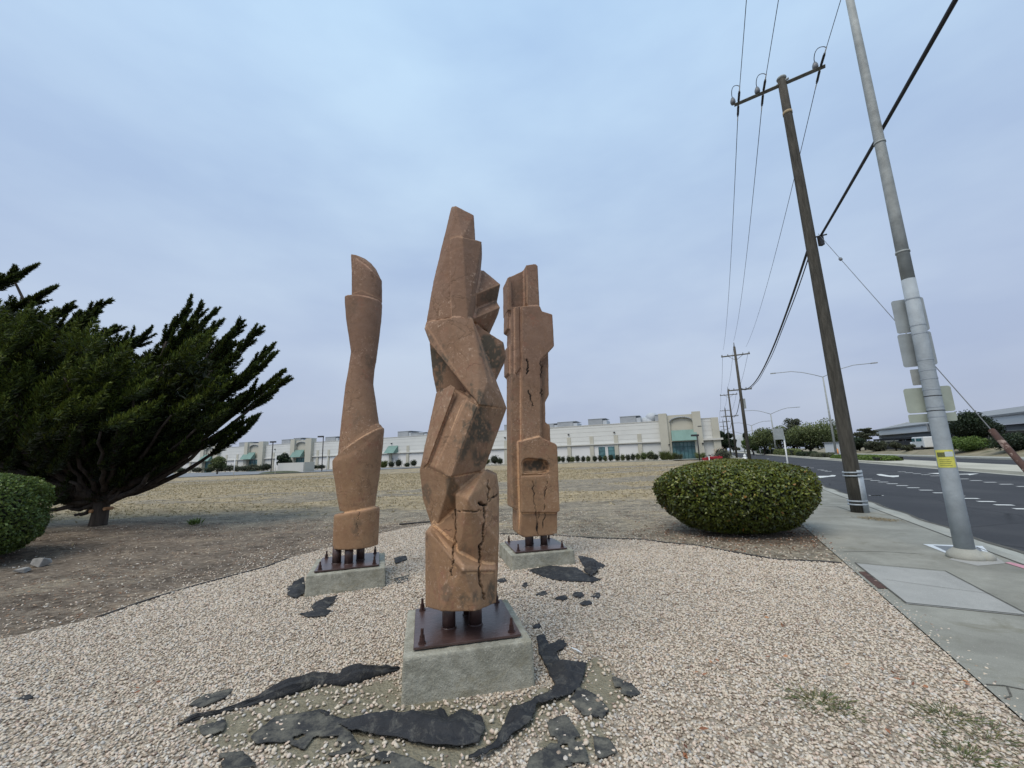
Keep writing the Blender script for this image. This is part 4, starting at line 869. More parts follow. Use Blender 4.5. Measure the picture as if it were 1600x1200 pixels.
TIPS = [(57, 413, 12.2, .5), (174, 466, 12.0, .55), (160, 486, 11.2, .5), (189, 509, 11.5, .5), (232, 518, 12.0, .7), (258, 542, 11.2, .6), (300, 471, 12.2, 1.3), (318, 474, 12.0, 1.2), (338, 480, 12.2, 1.1), (379, 501, 12.0, 1.0), (366, 520, 11.4, .9), (369, 532, 12.3, .9), (408, 510, 12.0, 1.2), (424, 542, 12.0, .9), (430, 553, 11.4, .8), (447, 576, 12.0, .8), (451, 588, 11.4, .75), (372, 551, 11.0, .7), (400, 657, 11.8, .75), (390, 654, 11.0, .45), (312, 690, 10.6, .35), (418, 600, 11.8, .75), (402, 570, 11.0, .7), (345, 500, 11.6, 1.1), (300, 500, 11.0, 1.0), (215, 527, 10.6, .6), (90, 447, 11.6, .5), (120, 478, 11.2, .5), (20, 430, 12, .6), (140, 500, 10.8, .5), (278, 715, 11.6, .2), (350, 640, 10.6, .5), (380, 615, 12.2, .6), (330, 665, 12.4, .5), (250, 735, 11, .12)]
src = Vector((-11.6, 11.4, .6)); FC, FD, FL, FW, FR = [], [], [], [], []
def plume(base, tip, R, dens=1.0, bright=.5):
    ax = tip-base; L = ax.length; a = ax.normalized(); u = a.cross(Vector((0, .3, 1))).normalized(); v = u.cross(a)
    n = int(360*L*dens); t = RNG.uniform(0, 1, n)**.85; prof = R*np.clip(np.sin(np.pi*(t*.80+.14))**.9*(1-t*.45), .03, None)
    th = RNG.uniform(0, 2*np.pi, n); rr = np.sqrt(RNG.uniform(0, 1, n))*prof
    bump = .75+.5*vnoise(t*L*7+base.x*3, th*.9, 5); rr = rr*bump
    A = np.array(a); U = np.array(u); Vv = np.array(v); droop = np.array([0, 0, 1.])*(.12*L*np.sin(np.pi*t)*-.5)[:, None]
    rad = U*np.cos(th)[:, None]+Vv*np.sin(th)[:, None]
    C = np.array(base)+A*(t*L)[:, None]+rad*rr[:, None]+droop; D = A*.9+rad*1.1+np.array([.10, 0, .25])+RNG.normal(0, .22, (n, 3))
    FC.append(C); FD.append(D); FL.append(RNG.uniform(.08, .20, n)*(1.15-.3*t)); FW.append(RNG.uniform(.020, .044, n))
    FR.append(np.clip(.08+bright*.66+RNG.normal(0, .13, n)+.30*rad[:, 2]+.22*t-.1, 0, 1))  # upper sides and tips coloured lighter, painting in light from above
for (x, y, Y, sl) in TIPS:
    tip = aY(x, y, Y); dx = Vector((1, random.uniform(-.15, .15), sl)).normalized(); L = random.uniform(1.5, 2.1)
    P = limb(tip-dx*L*.5, .10, (0, 0, -.35 if x > 200 else .2)); base = tip-dx*L
    if x > 240:
        w = (tip-P[4]).normalized(); base = tip-(dx*.55+w*.45).normalized()*L
    plume(base, tip, random.uniform(.09, .14), 1.0, .6); plume_axes.append((base, tip))
    for s_ in range(12):      # side sprays
        t = .08+.84*s_/12; c = base.lerp(tip, t); ax = (tip-base).normalized()
        side = Vector((random.uniform(-.1, .4), random.uniform(-.6, .6), random.uniform(-.2, .7))); d = (ax*.8+side*.95).normalized(); l = random.uniform(.35, .85)*(1.15-t*.65)
        plume(c, c+d*l, random.uniform(.05, .085), 1.0, .6)
CROWN = [(-230, 450), (-60, 420), (0, 440), (45, 470), (150, 492), (180, 518), (240, 545), (275, 560), (292, 520), (312, 500), (345, 515), (365, 540), (385, 560), (395, 590), (385, 620), (372, 640), (345, 662), (310, 690), (262, 722), (225, 740), (190, 750), (165, 762), (120, 762), (85, 745), (60, 728), (0, 722), (-230, 730)]
k = 0
while k < 1150:
    x = random.uniform(-230, 400); y = random.uniform(425, 762)
    if not inpoly(np.array(x), np.array(y), CROWN): continue
    Yd = 11.4+random.uniform(-2.4, 2.2)*min(1, (790-y)/160)*(1 if x < 260 else .55); p = aY(x, y, Yd); w = (p-src).normalized()
    wind = Vector((1, random.uniform(-.5, .3), random.uniform(.05, .7))).normalized(); d = (w*.55+wind*.8); d.y -= .15; d.normalize(); L = random.uniform(.7, 1.4)
    tip = p; base = tip-d*L; lite = .35+.5*(Yd < 10.6)*(y < 640)+random.uniform(-.12, .15)  # near upper plumes get a lighter colour as painted highlights
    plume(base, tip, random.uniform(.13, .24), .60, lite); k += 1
    if k % 6 == 0: limb(base, .07, (0, 0, -.15))
for tip in [(70, 742, 11), (40, 735, 12), (110, 752, 10.6), (180, 760, 12.2), (215, 742, 11), (240, 730, 11.6), (150, 745, 11.2), (95, 715, 12.2), (0, 728, 11)]: limb(aY(*tip), .15, (0, 0, -.12))
limbs.build('limb', M['bark'], cyp)
NI = 110000; ix = RNG.uniform(-230, 400, NI); iy = RNG.uniform(450, 765, NI); kk = inpoly(ix, iy, [(-230, 480), (0, 480), (140, 520), (250, 570), (330, 560), (350, 600), (330, 650), (250, 715), (170, 765), (100, 755), (0, 720), (-230, 725)])
ix, iy = ix[kk], iy[kk]; IY = 11.6+RNG.uniform(-1.4, 1.7, len(ix))*np.minimum(1, (800-iy)/150); IC = np.array([tuple(aY(a_, b_, c_)) for a_, b_, c_ in zip(ix[:42000], iy[:42000], IY[:42000])])
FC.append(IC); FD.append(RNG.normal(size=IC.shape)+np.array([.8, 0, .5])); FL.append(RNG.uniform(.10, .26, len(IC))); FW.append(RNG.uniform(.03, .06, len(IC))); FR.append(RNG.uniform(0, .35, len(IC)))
FC = np.concatenate(FC); FD = np.concatenate(FD); okk = FC[:, 2] > .75
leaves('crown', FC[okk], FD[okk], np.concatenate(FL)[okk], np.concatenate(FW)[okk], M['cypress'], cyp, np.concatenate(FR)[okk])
M['cut'] = plain('cut_wood', (.32, .17, .08), .8, .2, 20)
for (x, y) in [(142, 799), (164, 795)]:
    p = aY(x, y, 11.2); b = MB(); b.tube([p+Vector((0, .2, 0)), p+Vector((0, -.02, 0))], .045, 10); b.build('sawn_branch_stub', M['cut'], cyp)
# --- small plants
def tuft(name, label, c, n, h, spread, mat, group=None, kind=None):
    C = np.stack([c[0]+RNG.normal(0, spread, n), c[1]+RNG.normal(0, spread*.8, n), ground_z(np.full(n, c[0]), np.full(n, c[1]))+RNG.uniform(.2, .5, n)*h], -1)
    D = np.stack([(C[:, 0]-c[0])*4, (C[:, 1]-c[1])*4, np.full(n, h*3.)], -1)+RNG.normal(0, h, (n, 3))
    o = leaves(name, C, D, RNG.uniform(.6, 1.2, n)*h, RNG.uniform(.08, .16, n)*h, mat); return tag(o, label, 'weed', group, 'stuff')
G = 'weeds in the gravel'
tuft('weed', 'olive weed patch in the gravel at lower right, left one', g(1275, 1092), 260, .05, .10, M['weed'], G)
tuft('weed', 'faded weed streak running towards the bottom edge below the left olive patch', g(1310, 1112), 160, .045, .09, M['weed'], G)
tuft('weed', 'weed patch near the sidewalk edge at lower right', g(1478, 1118), 260, .045, .10, M['weed'], G)
tuft('weed', 'weed patch cut by the right edge of the picture', g(1540, 1150), 240, .045, .13, M['weed'], G)
tuft('weed', 'lowest weed patch close to the bottom right corner', g(1505, 1180), 240, .045, .09, M['weed'], G)
tuft('weed', 'spiky green grass clump standing in the dry field right of the cypress', g(304, 823), 70, .22, .10, M['limeleaf'], None)
n_ = 60; sx = []; 
for q in [(1218, 981), (1240, 1040), (1360, 1049), (1518, 1075), (1112, 1032), (1065, 1190), (1105, 1143), (1448, 1078), (230, 1080), (1104, 1065), (1396, 1140), (1160, 862), (1000, 818), (700, 840)]: sx.append(g(*q))
C = np.array([tuple(p+Vector((random.gauss(0, .05), random.gauss(0, .05), .028))) for p in sx for _ in range(3)])
leaves('fallen_leaves', C, RNG.normal(size=(len(C), 3))*np.array([1, 1, .15]), .045, .022, LF('rusty_leaves', [(0, (.13, .05, .025)), (.6, (.30, .12, .055)), (1, (.45, .24, .12))], 0), N_=np.tile((0, 0, 1.), (len(C), 1)), kind='stuff')
N = 700; x = RNG.normal(0, 1, N); c0, c1 = g(1352, 809), g(1396, 814); t = RNG.uniform(0, 1, N)[:, None]; P = np.array(c0)*(1-t)+np.array(c1)*t+RNG.normal(0, .11, (N, 3))*np.array([1, 1, 0]); P[:, 2] = .010
leaves('pine_needles', P, RNG.normal(size=(N, 3))*np.array([1, 1, .1]), .05, .010, M['strawblade'], rnd=RNG.uniform(0, .5, N), N_=np.tile((0, 0, 1.), (N, 1)), kind='stuff')
b = MB(); p = g(902, 1019); b.add(*ribbon([p+Vector((-.04, .05, 0)), p, p+Vector((.03, -.05, 0))], [.015, .02, .008], float(ground_z(p.x, p.y))+.035))
tag(b.build('paper_scrap', M['white']), 'white paper scrap on the gravel right of the front plinth', 'litter')
# ------------------------------------------------------------------ utility poles and wires
PY = [10.25, 45, 75, 107, 150]; PH = [12.2, 13.2, 12.7, 12.4, 12.3]; PX = [8.33]+[3.4+K1*y for y in PY[1:]]
def catenary(a, b_, sag, n=24):
    a, b_ = Vector(a), Vector(b_); return [a.lerp(b_, i/n)-Vector((0, 0, 4*sag*(i/n)*(1-i/n))) for i in range(n+1)]
p1 = thing('utility_pole', 'nearest wooden utility pole with one crossarm and a galvanized brace at its foot', 'pole', (PX[0], PY[0], 0), 'wooden utility poles along the sidewalk')
TOP = Vector((8.19, 10.08, 12.2)); BOT = Vector((PX[0], PY[0], -.1))
b = MB(); b.tube([BOT.lerp(TOP, i/10) for i in range(11)], [.165-.006*i for i in range(11)], 18); b.build('pole_shaft', M['polewood'], p1)
A0, A1 = Vector((7.13, 10.73, 12.02)), Vector((9.02, 9.53, 12.02)); ad = (A1-A0).normalized()
b = MB(); b.tube([A0, A1], .062, 4, smooth=False); b.build('crossarm', M['armwood'], p1)
b = MB(); b.tube([TOP+Vector((-.1, .1, -.1)), TOP+Vector((.1, -.14, -.1))], .03, 8); b.ball(TOP+Vector((0, 0, .03)), (.13, .13, .07)); b.build('bracket', M['galvold'], p1)
b = MB(); q = BOT.lerp(TOP, .905); b.tube([q, q+Vector((0, 0, .09))], .120, 16); b.build('band', plain('tan_band', (.36, .28, .17), .8), p1)
toward = Vector((-K1, -1, 0)).normalized(); away = -toward; P0 = Vector((-9.0, -25.0, 0)); att = [A0.lerp(A1, t) for t in (.05, .34, .95)]
wires_f = [Vector((PX[1], PY[1], 13.0))+RN*d for d in (-1.15, .02, 1.15)]; wires_f[1].z = 13.9
LW = ['left', 'middle', 'right']
for i, a in enumerate(att):
    P_, Q_ = P0+RN*(-1.1+1.1*i)+Vector((0, 0, 12.6)), wires_f[i]
    c0 = catenary(a, P_, .55, 60); c1 = catenary(a, Q_, .75, 60)
    for cc, nm, l in ((c0, 'near', 'overhead'), (c1, 'far', 'down the street')):
        d1 = (cc[1]-cc[0]).normalized(); b = MB()
        b.tube([a+d1*.08, a+d1*.5], .026, 10)
        for k in range(7): b.tube([a+d1*(.12+k*.05), a+d1*(.135+k*.05)], .034, 10)
        b.build('strain_insulator', M['dark'], p1)
        b = MB(); b.tube([a+d1*.50, a+d1*.70], .015, 8); b.build('dead_end_clamp', M['white'], p1)
        b = MB(); st0 = a+d1*.6; dist = [(p-a).length for p in cc]; b.tube([st0]+[p for p, d in zip(cc, dist) if d > .8], .0085 if nm == 'near' else .010, 6)
        tag(b.build('power_wire', M['wire']), LW[i]+(' power wire running overhead from the nearest pole towards the camera' if nm == 'near' else ' power wire between the nearest pole and the second pole'), 'wire', 'power wires')
    b = MB(); top_ = a+Vector((-.12*(1 if i != 2 else .6), .06, .0)); b.tube([top_+Vector((0, 0, .04)), top_+Vector((0, 0, .10)), top_+Vector((0, 0, .17)), top_+Vector((0, 0, .25))], [.055, .075, .07, .04], 12); b.build('pin_insulator', M['porcelain'], p1)
    d0 = (c0[1]-c0[0]).normalized(); e1 = a+d0*.68; s0 = top_+Vector((0, 0, .26)); b = MB()
    b.tube([s0.lerp(e1, k/12)+Vector((-.07, 0, .18))*math.sin(math.pi*k/12)**.7 for k in range(13)], .010, 6); b.build('jumper_loop', M['wire'], p1)
# thick telecom cable
TA = Vector((8.30, 10.14, 7.15)); TF = Vector((PX[1]+.1, PY[1]-.1, 8.35)); TN = P0+Vector((.45, 0, 7.0))
b = MB(); cc = catenary(TA+Vector((.14, -.08, 0)), TN, .5, 60); b.tube(cc, .030, 8); b.tube([p+Vector((.03, .03, .050)) for p in cc], .016, 6)
tag(b.build('telecom_cable', M['wire']), 'thick black telecom cable rising from the nearest pole to the top of the picture', 'cable', 'telecom cables')
b = MB(); cc = catenary(TA+Vector((-.05, .18, -.25)), TF, 1.3, 60); b.tube(cc, .034, 8); b.tube([p+Vector((.05, 0, -.09-.02*math.sin(i*.5)))for i, p in enumerate(cc)], .016, 6)
tag(b.build('telecom_cable', M['wire']), 'sagging black telecom cable from the nearest pole to the second pole', 'cable', 'telecom cables')
b = MB(); b.box(TA+Vector((.12, -.12, -.12)), (.10, .10, .26)); b.tube([TA+Vector((-.05, .05, .05)), TA+Vector((.25, -.2, .02))], .02, 6); b.build('cable_clamp', M['dark'], p1)
# galvanized brace
b = MB()
ang0 = math.radians(-150); V = []; F = []
for i, z_ in enumerate((0, 1.0)):
    for k in range(13):
        t = math.radians(-105)+math.radians(150)*k/12; r__ = .185 if i == 0 else .180; V.append((PX[0]+.02+r__*math.cos(t), PY[0]+r__*math.sin(t), z_))
for k in range(12): F.append((k, k+1, 14+k, 13+k))
b.add(V, F, True); o = b.build('steel_brace', M['galv'], p1); s_ = o.modifiers.new('t', 'SOLIDIFY'); s_.thickness = .012
for z_ in (.17, .25, .85, .93):
    b = MB(); b.tube([(PX[0], PY[0], z_), (PX[0], PY[0], z_+.035)], .198, 24); b.build('brace_band', M['galv'], p1)
# guy wire with its rusty guard
GA = Vector((5.72, 3.98, 0)); b = MB(); G0 = TA+Vector((.1, -.1, .1)); b.tube([G0, GA], .007, 6)
tag(b.build('guy_wire', M['wiregrey']), 'grey guy wire from the nearest utility pole down past the lamp column', 'wire')
q = aY(1318, 427, 9.2); dgy = (GA-G0).normalized(); t_ = (q-G0).dot(dgy); q = G0+dgy*t_; b = MB(); b.tube([q-dgy*.06, q-dgy*.03, q+dgy*.03, q+dgy*.06], [.015, .035, .035, .015], 10); tag(b.build('guy_insulator', M['porcelain']), 'small bulb insulator on the grey guy wire', 'insulator')
L_ = (GA-G0).length; b = MB(); b.tube([GA-dgy*2.35, GA], .036, 12); tag(b.build('guy_guard', M['rust']), 'rusty brown guard pipe around the lower end of the guy wire', 'pipe')
# farther poles
def far_pole(i, label):
    x, y, h = PX[i], PY[i], PH[i]; t = thing('utility_pole', label, 'pole', (x, y, 0), 'wooden utility poles along the sidewalk')
    b = MB(); b.tube([(x, y, -.1), (x, y, h*.5), (x, y, h)], [.19, .16, .12], 12); b.build('pole_shaft', M['polewood'], t)
    arms = [(h-1.0, 1.45), (h-5.0, 1.15)] if i < 3 else [(h-.6, 1.2), (h-2.2, 1.2), (h-3.5, .9)]
    for (z_, w) in arms:
        c = Vector((x, y, z_)); b = MB(); b.tube([c-RN*w, c+RN*w], .075, 4, smooth=False); b.build('crossarm', M['armwood'], t)
        for s in (-1, -.55, .55, 1): b = MB(); b.tube([c+RN*w*s*.95, c+RN*w*s*.95+Vector((0, 0, .22))], .05, 6); b.build('insulator', M['porcelain'], t)
        if z_ == h-1.0:
            for s in (-1, 1): b = MB(); b.tube([c+RN*s*.8, Vector((x, y, z_-.6))], .025, 5); b.build('arm_brace', M['armwood'], t)
    b = MB(); b.tube([(x, y, h-.05), (x, y, h+.5)], .05, 6); b.build('top_pin', M['porcelain'], t)
    if i == 1:
        b = MB(); b.box((x+.2, y-.1, 6.6), (.22, .2, 1.1)); b.build('equipment_box', M['galvold'], t)
    return t
far_pole(1, 'second wooden utility pole, standing at the curb right behind the hedge top')
far_pole(2, 'third wooden utility pole, beyond the second one along the sidewalk')
far_pole(3, 'fourth wooden utility pole, next to the dark tree at the end of the warehouse')
far_pole(4, 'fifth and farthest utility pole, rising above the dark tree')
for i in range(1, 4):
    a = Vector((PX[i], PY[i], PH[i]-.8)); c = Vector((PX[i+1], PY[i+1], PH[i+1]-.8)); nm = ['second and third', 'third and fourth', 'fourth and fifth'][i-1]
    for s, l in ((-1, 'left'), (0, 'middle'), (1, 'right')):
        b = MB(); up = Vector((0, 0, 1.2)) if s == 0 else Vector(); b.tube(catenary(a+RN*s*1.3+up, c+RN*s*1.3+up, .6, 16), .011+.004*i, 5); tag(b.build('power_wire', M['wire']), l+' power wire between the '+nm+' utility poles', 'wire', 'power wires')
    b = MB(); b.tube(catenary(a+Vector((.1, 0, -4.2)), c+Vector((.1, 0, -4.2)), 1.2, 16), .04, 5); tag(b.build('telecom_cable', M['wire']), 'thick telecom cable between the '+nm+' utility poles', 'cable', 'telecom cables')
# ------------------------------------------------------------------ lamp column at the right with sign backs
LB = Vector((6.27, 6.02, 0)); LT = Vector((6.40, 6.03, 9.75))
lam = thing('lamp_column', 'tall pale grey lamp column on the sidewalk carrying five sign backs', 'lamp post', LB)
zj = 4.15; fr_ = lambda z: .107-.0050*z
def lz(z): return LB.lerp(LT, z/9.75)
b = MB(); b.tube([lz(z) for z in (0, 1, 2, 3, zj)], [fr_(z) for z in (0, 1, 2, 3, zj)], 28); b.build('column_base', M['lampcol'], lam)
b = MB(); b.tube([lz(z) for z in (zj, 5.5, 7, 8.5, 9.75)], [fr_(z)*.96 for z in (zj, 5.5, 7, 8.5, 9.75)], 24)
for z in (4.6, 6.6): b.tube([lz(z), lz(z+.03)], fr_(z)+.006, 24)
b.build('column_shaft', M['galvold'], lam)
b = MB(); b.tube([LB+Vector((0, 0, z)) for z in (-.02, .02, .06, .10, .13)], [.19, .205, .19, .15, .11], 28); b.build('grout_collar', M['curb'], lam)
b = MB(); b.ball(LB+Vector((.13, -.13, .03)), (.11, .09, .08)); b.build('grout_lump', M['curb'], lam)
b = MB(); e1 = LT+RN*2.3+Vector((0, 0, .5)); b.tube([LT-Vector((0, 0, .08)), LT+RN*.8+Vector((0, 0, .35)), e1], .035, 10); b.build('lamp_arm', M['galvold'], lam)
b = MB(); b.box(e1+RN*.25, (.6, .22, .12), math.atan2(RN.y, RN.x)); b.build('lamp_head', M['galvold'], lam, .03)
b = MB(); b.box(LB+Vector((.17, .06, .12)), (.05, .04, .24), .3); b.build('rusty_plate', M['rust'], lam)
def sign(pxl, pxr, top, bot, label, mat='signback', off=.14, rad=.035):
    o_ = LB+RD*off; nn = RD
    A = aP(*pxl, o_, nn); B = aP(*pxr, o_, nn); t_ = aP(*top, o_, nn).z; bt = aP(*bot, o_, nn).z; u0 = (A-o_).dot(RN); u1 = (B-o_).dot(RN); pts = []
    for (cu, cz, a0) in ((u1-rad, t_-rad, 0), (u0+rad, t_-rad, 90), (u0+rad, bt+rad, 180), (u1-rad, bt+rad, 270)):
        for k in range(5): a = math.radians(a0+k*22.5); p = o_+RN*(cu+rad*math.cos(a)); p.z = cz+rad*math.sin(a); pts.append(p)
    b = MB(); b.prism(pts, RD*.004); s_ = b.build('sign', M[mat]); tag(s_, label, 'sign', 'signs on the lamp column, seen from behind')
    for z_ in (bt+.06, t_-.06) if t_-bt > .25 else (bt+.06,):
        b = MB(); r__ = fr_(z_)+.004; c_ = lz(z_); b.tube([c_, c_+Vector((0, 0, .018))], r__, 24, cap=False); b.box(c_+RD*(r__+.02)+Vector((0, 0, .009)), (.10, .05, .03), math.atan2(RN.y, RN.x)); b.build('clamp', M['galv'], s_)
sign((1397, 496), (1448, 491), (1418, 467), (1426, 519), 'topmost grey sign back on the lamp column')
sign((1407, 549), (1460, 544), (1428, 520), (1438, 572), 'second sign back from the top, square like the topmost')
sign((1424, 590), (1456, 588), (1440, 576), (1444, 601), 'smallest darker sign back, tucked behind the lamp column in the middle', 'galvold', rad=.015)
sign((1415, 628), (1489, 621), (1447, 605), (1456, 644), 'widest yellowish grey sign back, second from the bottom', 'signback_y')
sign((1420, 655), (1495, 649), (1456, 646), (1459, 659), 'narrow lowest sign back directly under the widest one', 'signback_y', rad=.02)
for z_ in (2.28, 2.06):
    b = MB(); b.tube([lz(z_), lz(z_+.012)], fr_(z_)+.003, 24); b.build('strap', M['dark'], lam)
def arcsheet(z0, z1, a0, a1, extra, name, mat, parent):
    V = []; F = []; m_ = 10
    for z_ in (z0, z1):
        for k in range(m_+1): t = math.radians(a0+(a1-a0)*k/m_); r__ = fr_(z_)+extra; c_ = lz(z_); V.append((c_.x+r__*math.cos(t), c_.y+r__*math.sin(t), z_))
    for k in range(m_): F.append((k, k+1, m_+2+k, m_+1+k))
    b = MB(); b.add(V, F, True); return b.build(name, M[mat], parent)
na = math.degrees(math.atan2(-LB.y, -LB.x)); zt_ = aY(1476, 703, 5.9).z; zb = aY(1481, 731, 5.9).z
nt_ = arcsheet(zb, zt_, na-62, na+58, .003, 'notice', 'yellow', None); tag(nt_, 'yellow paper notice wrapped on the lamp column', 'notice')
arcsheet(zb+(zt_-zb)*.60, zb+(zt_-zb)*.86, na-48, na+5, .005, 'notice_picture', 'notice_dark', nt_); arcsheet(zb+(zt_-zb)*.62, zb+(zt_-zb)*.90, na+0, na+50, .006, 'notice_picture', 'notice_pale', nt_)
for k in range(4): arcsheet(zb+(zt_-zb)*(.10+.11*k), zb+(zt_-zb)*(.125+.11*k), na-40, na+30-8*(k % 2), .005, 'text_line', 'notice_dark', nt_)
# small sign post at the curb
sp = thing('sign_post', 'leaning white sign post with a small grey sign back behind the hedge', 'sign', (14.75, 22.3, 0))
b = MB(); c = Vector((14.75, 22.3, 0)); b.tube([c, c+Vector((0, 0, 2.25))], .038, 8); b.build('post', M['white'], sp)
b = MB(); b.box(c+Vector((-.16, -.02, 2.35))-RN*.08, (.46, .01, .60), math.atan2(RN.y, RN.x)); b.build('sign_plate', M['signback'], sp, .0)
b = MB(); b.tube([c+Vector((0, 0, .3)), c+Vector((0, 0, .33))], .046, 8); b.tube([c+Vector((0, 0, 1.9)), c+Vector((-.1, 0, 1.9))], .02, 6); b.build('band', M['galvold'], sp)
# hydrant
hy = thing('fire_hydrant', 'white fire hydrant on the far sidewalk between the poles', 'hydrant', (0, 0, 0)); c = Vector((f_curb(50)-.55, 50, 0)); hy.location = c
b = MB(); b.tube([c, c+Vector((0, 0, .08)), c+Vector((0, 0, .1)), c+Vector((0, 0, .75))], [.2, .2, .14, .14], 14); b.ball(c+Vector((0, 0, .78)), (.17, .17, .18)); b.build('hydrant_body', M['hydrant'], hy)
b = MB(); b.tube([c+Vector((-.27, 0, .55)), c+Vector((.27, 0, .55))], .085, 10); b.build('hose_outlet', M['hydrant'], hy); b = MB(); b.tube([c+Vector((0, 0, .95)), c+Vector((0, 0, 1.02))], .05, 6); b.build('cap_nut', M['hydrant'], hy)
# ------------------------------------------------------------------ double street lamps on the median
def street_lamp(px, Y, T, label, L=5.6):
    x = aY(px, 700, Y).x; t = thing('street_lamp', label, 'street lamp', (x, Y, 0), 'double-armed street lamps on the median'); c = Vector((x, Y, 0)); k = 1+max(0, Y-56)/120
    b = MB(); b.tube([c, c+Vector((0, 0, .5))], .26, 12); b.tube([c, c+Vector((0, 0, T/2)), c+Vector((0, 0, T))], [.15*k, .12*k, .08*k], 12); b.build('lamp_pole', M['galvold'], t)
    for s in (-1, 1):
        P = [c+Vector((0, 0, T)), c+RN*s*1.0+Vector((0, 0, T+.45)), c+RN*s*2.3+Vector((0, 0, T+.95)), c+RN*s*3.6+Vector((0, 0, T+1.25)), c+RN*s*L+Vector((0, 0, T+1.25))]
        b = MB(); b.tube(P, .045*k, 8); a_ = b.build('lamp_arm', M['galvold'], t)
        b = MB(); b.box(P[-1]+RN*s*.25, (.7, .28, .12), math.atan2(RN.y, RN.x)); b.build('lamp_head', M['galvold'], a_)
    return t
def hgt(px, py, Y): return aY(px, py, Y).z
street_lamp(1305, 56.4, hgt(1288, 589, 56.4), 'nearest double-armed street lamp on the median, behind the wooden pole')
street_lamp(1212, 100, hgt(1207, 647, 100), 'second double-armed street lamp, rising above the street trees')
street_lamp(1179, 141, hgt(1177, 665, 141), 'third double-armed street lamp, small beside the second pole')
street_lamp(1163, 180, hgt(1163, 678, 180), 'farthest double-armed street lamp near the end of the road')
# ------------------------------------------------------------------ white warehouse
UW = Vector((-.925, .379, 0)).normalized(); NW = Vector((-UW.y, UW.x, 0)); NW = NW if NW.y < 0 else -NW
WO = Vector((0, 90.5, 0)); e_ = aP(1121, 703, WO, NW); WO = Vector((e_.x, e_.y, 0)); RZW = math.atan2(UW.y, UW.x)
wu = lambda px, py=705: (aP(px, py, WO, NW)-WO).dot(UW)
wz = lambda px, py: aP(px, py, WO, NW).z
def wb(b, u0, u1, z0, z1, o0, o1):
    """box on the facade from u0 to u1, o = metres in front of the wall"""
    c = WO+UW*(u0+u1)/2+NW*(o0+o1)/2; c.z = (z0+z1)/2; return b.box(c, (abs(u1-u0), abs(o1-o0), abs(z1-z0)), RZW)
wh = thing('warehouse', 'long white warehouse with arched beige entrances and green awnings', 'building', WO)
ROOF = 7.45; UE = wu(190)
b = MB(); wb(b, 0, UE+35, -.3, ROOF, -45, 0); b.build('wall', M['wall'], wh)
b = MB(); wb(b, -.05, UE+35, ROOF, ROOF+.12, -45.1, .08); b.build('parapet_cap', M['ledge'], wh)
for z_ in (4.3, 5.2, 6.1, 6.9): b = MB(); wb(b, .3, UE+30, z_, z_+.03, 0, .025); b.build('reveal_line', M['ledge'], wh)
b = MB(); zl = 3.42; wb(b, -.1, UE+35, zl, zl+.22, 0, .45); b.build('ledge', M['ledge'], wh)
b = MB(); wb(b, .3, UE+35, zl-.10, zl, 0, .2); b.build('ledge_dark_strip', M['roofunit'], wh)  # dark grey strip running just beneath the ledge
pil = [1121.5, 1001, 964, 925.5, 890, 858, 826, 791, 757, 724, 694, 665, 637.5, 611, 585, 560, 536, 514, 497, 445, 428, 372, 355, 340, 300, 285, 270, 255]
for p in pil[1:]:
    u = wu(p); b = MB(); wb(b, u-.38, u+.38, -.2, zl-.1, 0, .28); b.build('pilaster', M['beige'], wh); b = MB(); wb(b, u-.38, u+.38, zl+.22, 5.25, 0, .12); b.build('upper_pilaster', M['beige'], wh)
for j in range(len(pil)-1):
    u0, u1 = wu(pil[j])+.45, wu(pil[j+1])-.45
    if pil[j+1] in (1001, 445, 372, 300): continue
    b = MB(); wb(b, u0, u1, -.1, zl-.14, 0, .06); b.build('wall_panel', M['wall2'], wh)
b = MB(); wb(b, -.7, .5, -.2, ROOF+.1, -.6, .55); b.build('corner_pier', M['beige'], wh)
b = MB(); wb(b, -1.1, 3.2, zl, zl+.35, 0, .9); b.build('corner_ledge', M['ledge'], wh)
def window(u0, u1, z0, z1):
    b = MB(); wb(b, u0-.35, u1+.35, z0-.1, z1+.2, .0, .10); w = b.build('window', M['wall2'], wh)
    b = MB(); wb(b, u0, u1, z0, z1, .10, .13); b.build('pane', M['glass'], w)
    b = MB(); [wb(b, u0, u1, z0+(z1-z0)*k/3-.05, z0+(z1-z0)*k/3+.05, .13, .18) for k in (1, 2)]; wb(b, u0, u0+.08, z0, z1, .13, .18); wb(b, u1-.08, u1, z0, z1, .13, .18); b.build('window_frame', M['frame'], w)
for (a, c) in ((945.8, 935.6), (961, 950.4)): window(wu(a), wu(c), .5, 3.0)
window(wu(452), wu(446.5), .3, 3.0)
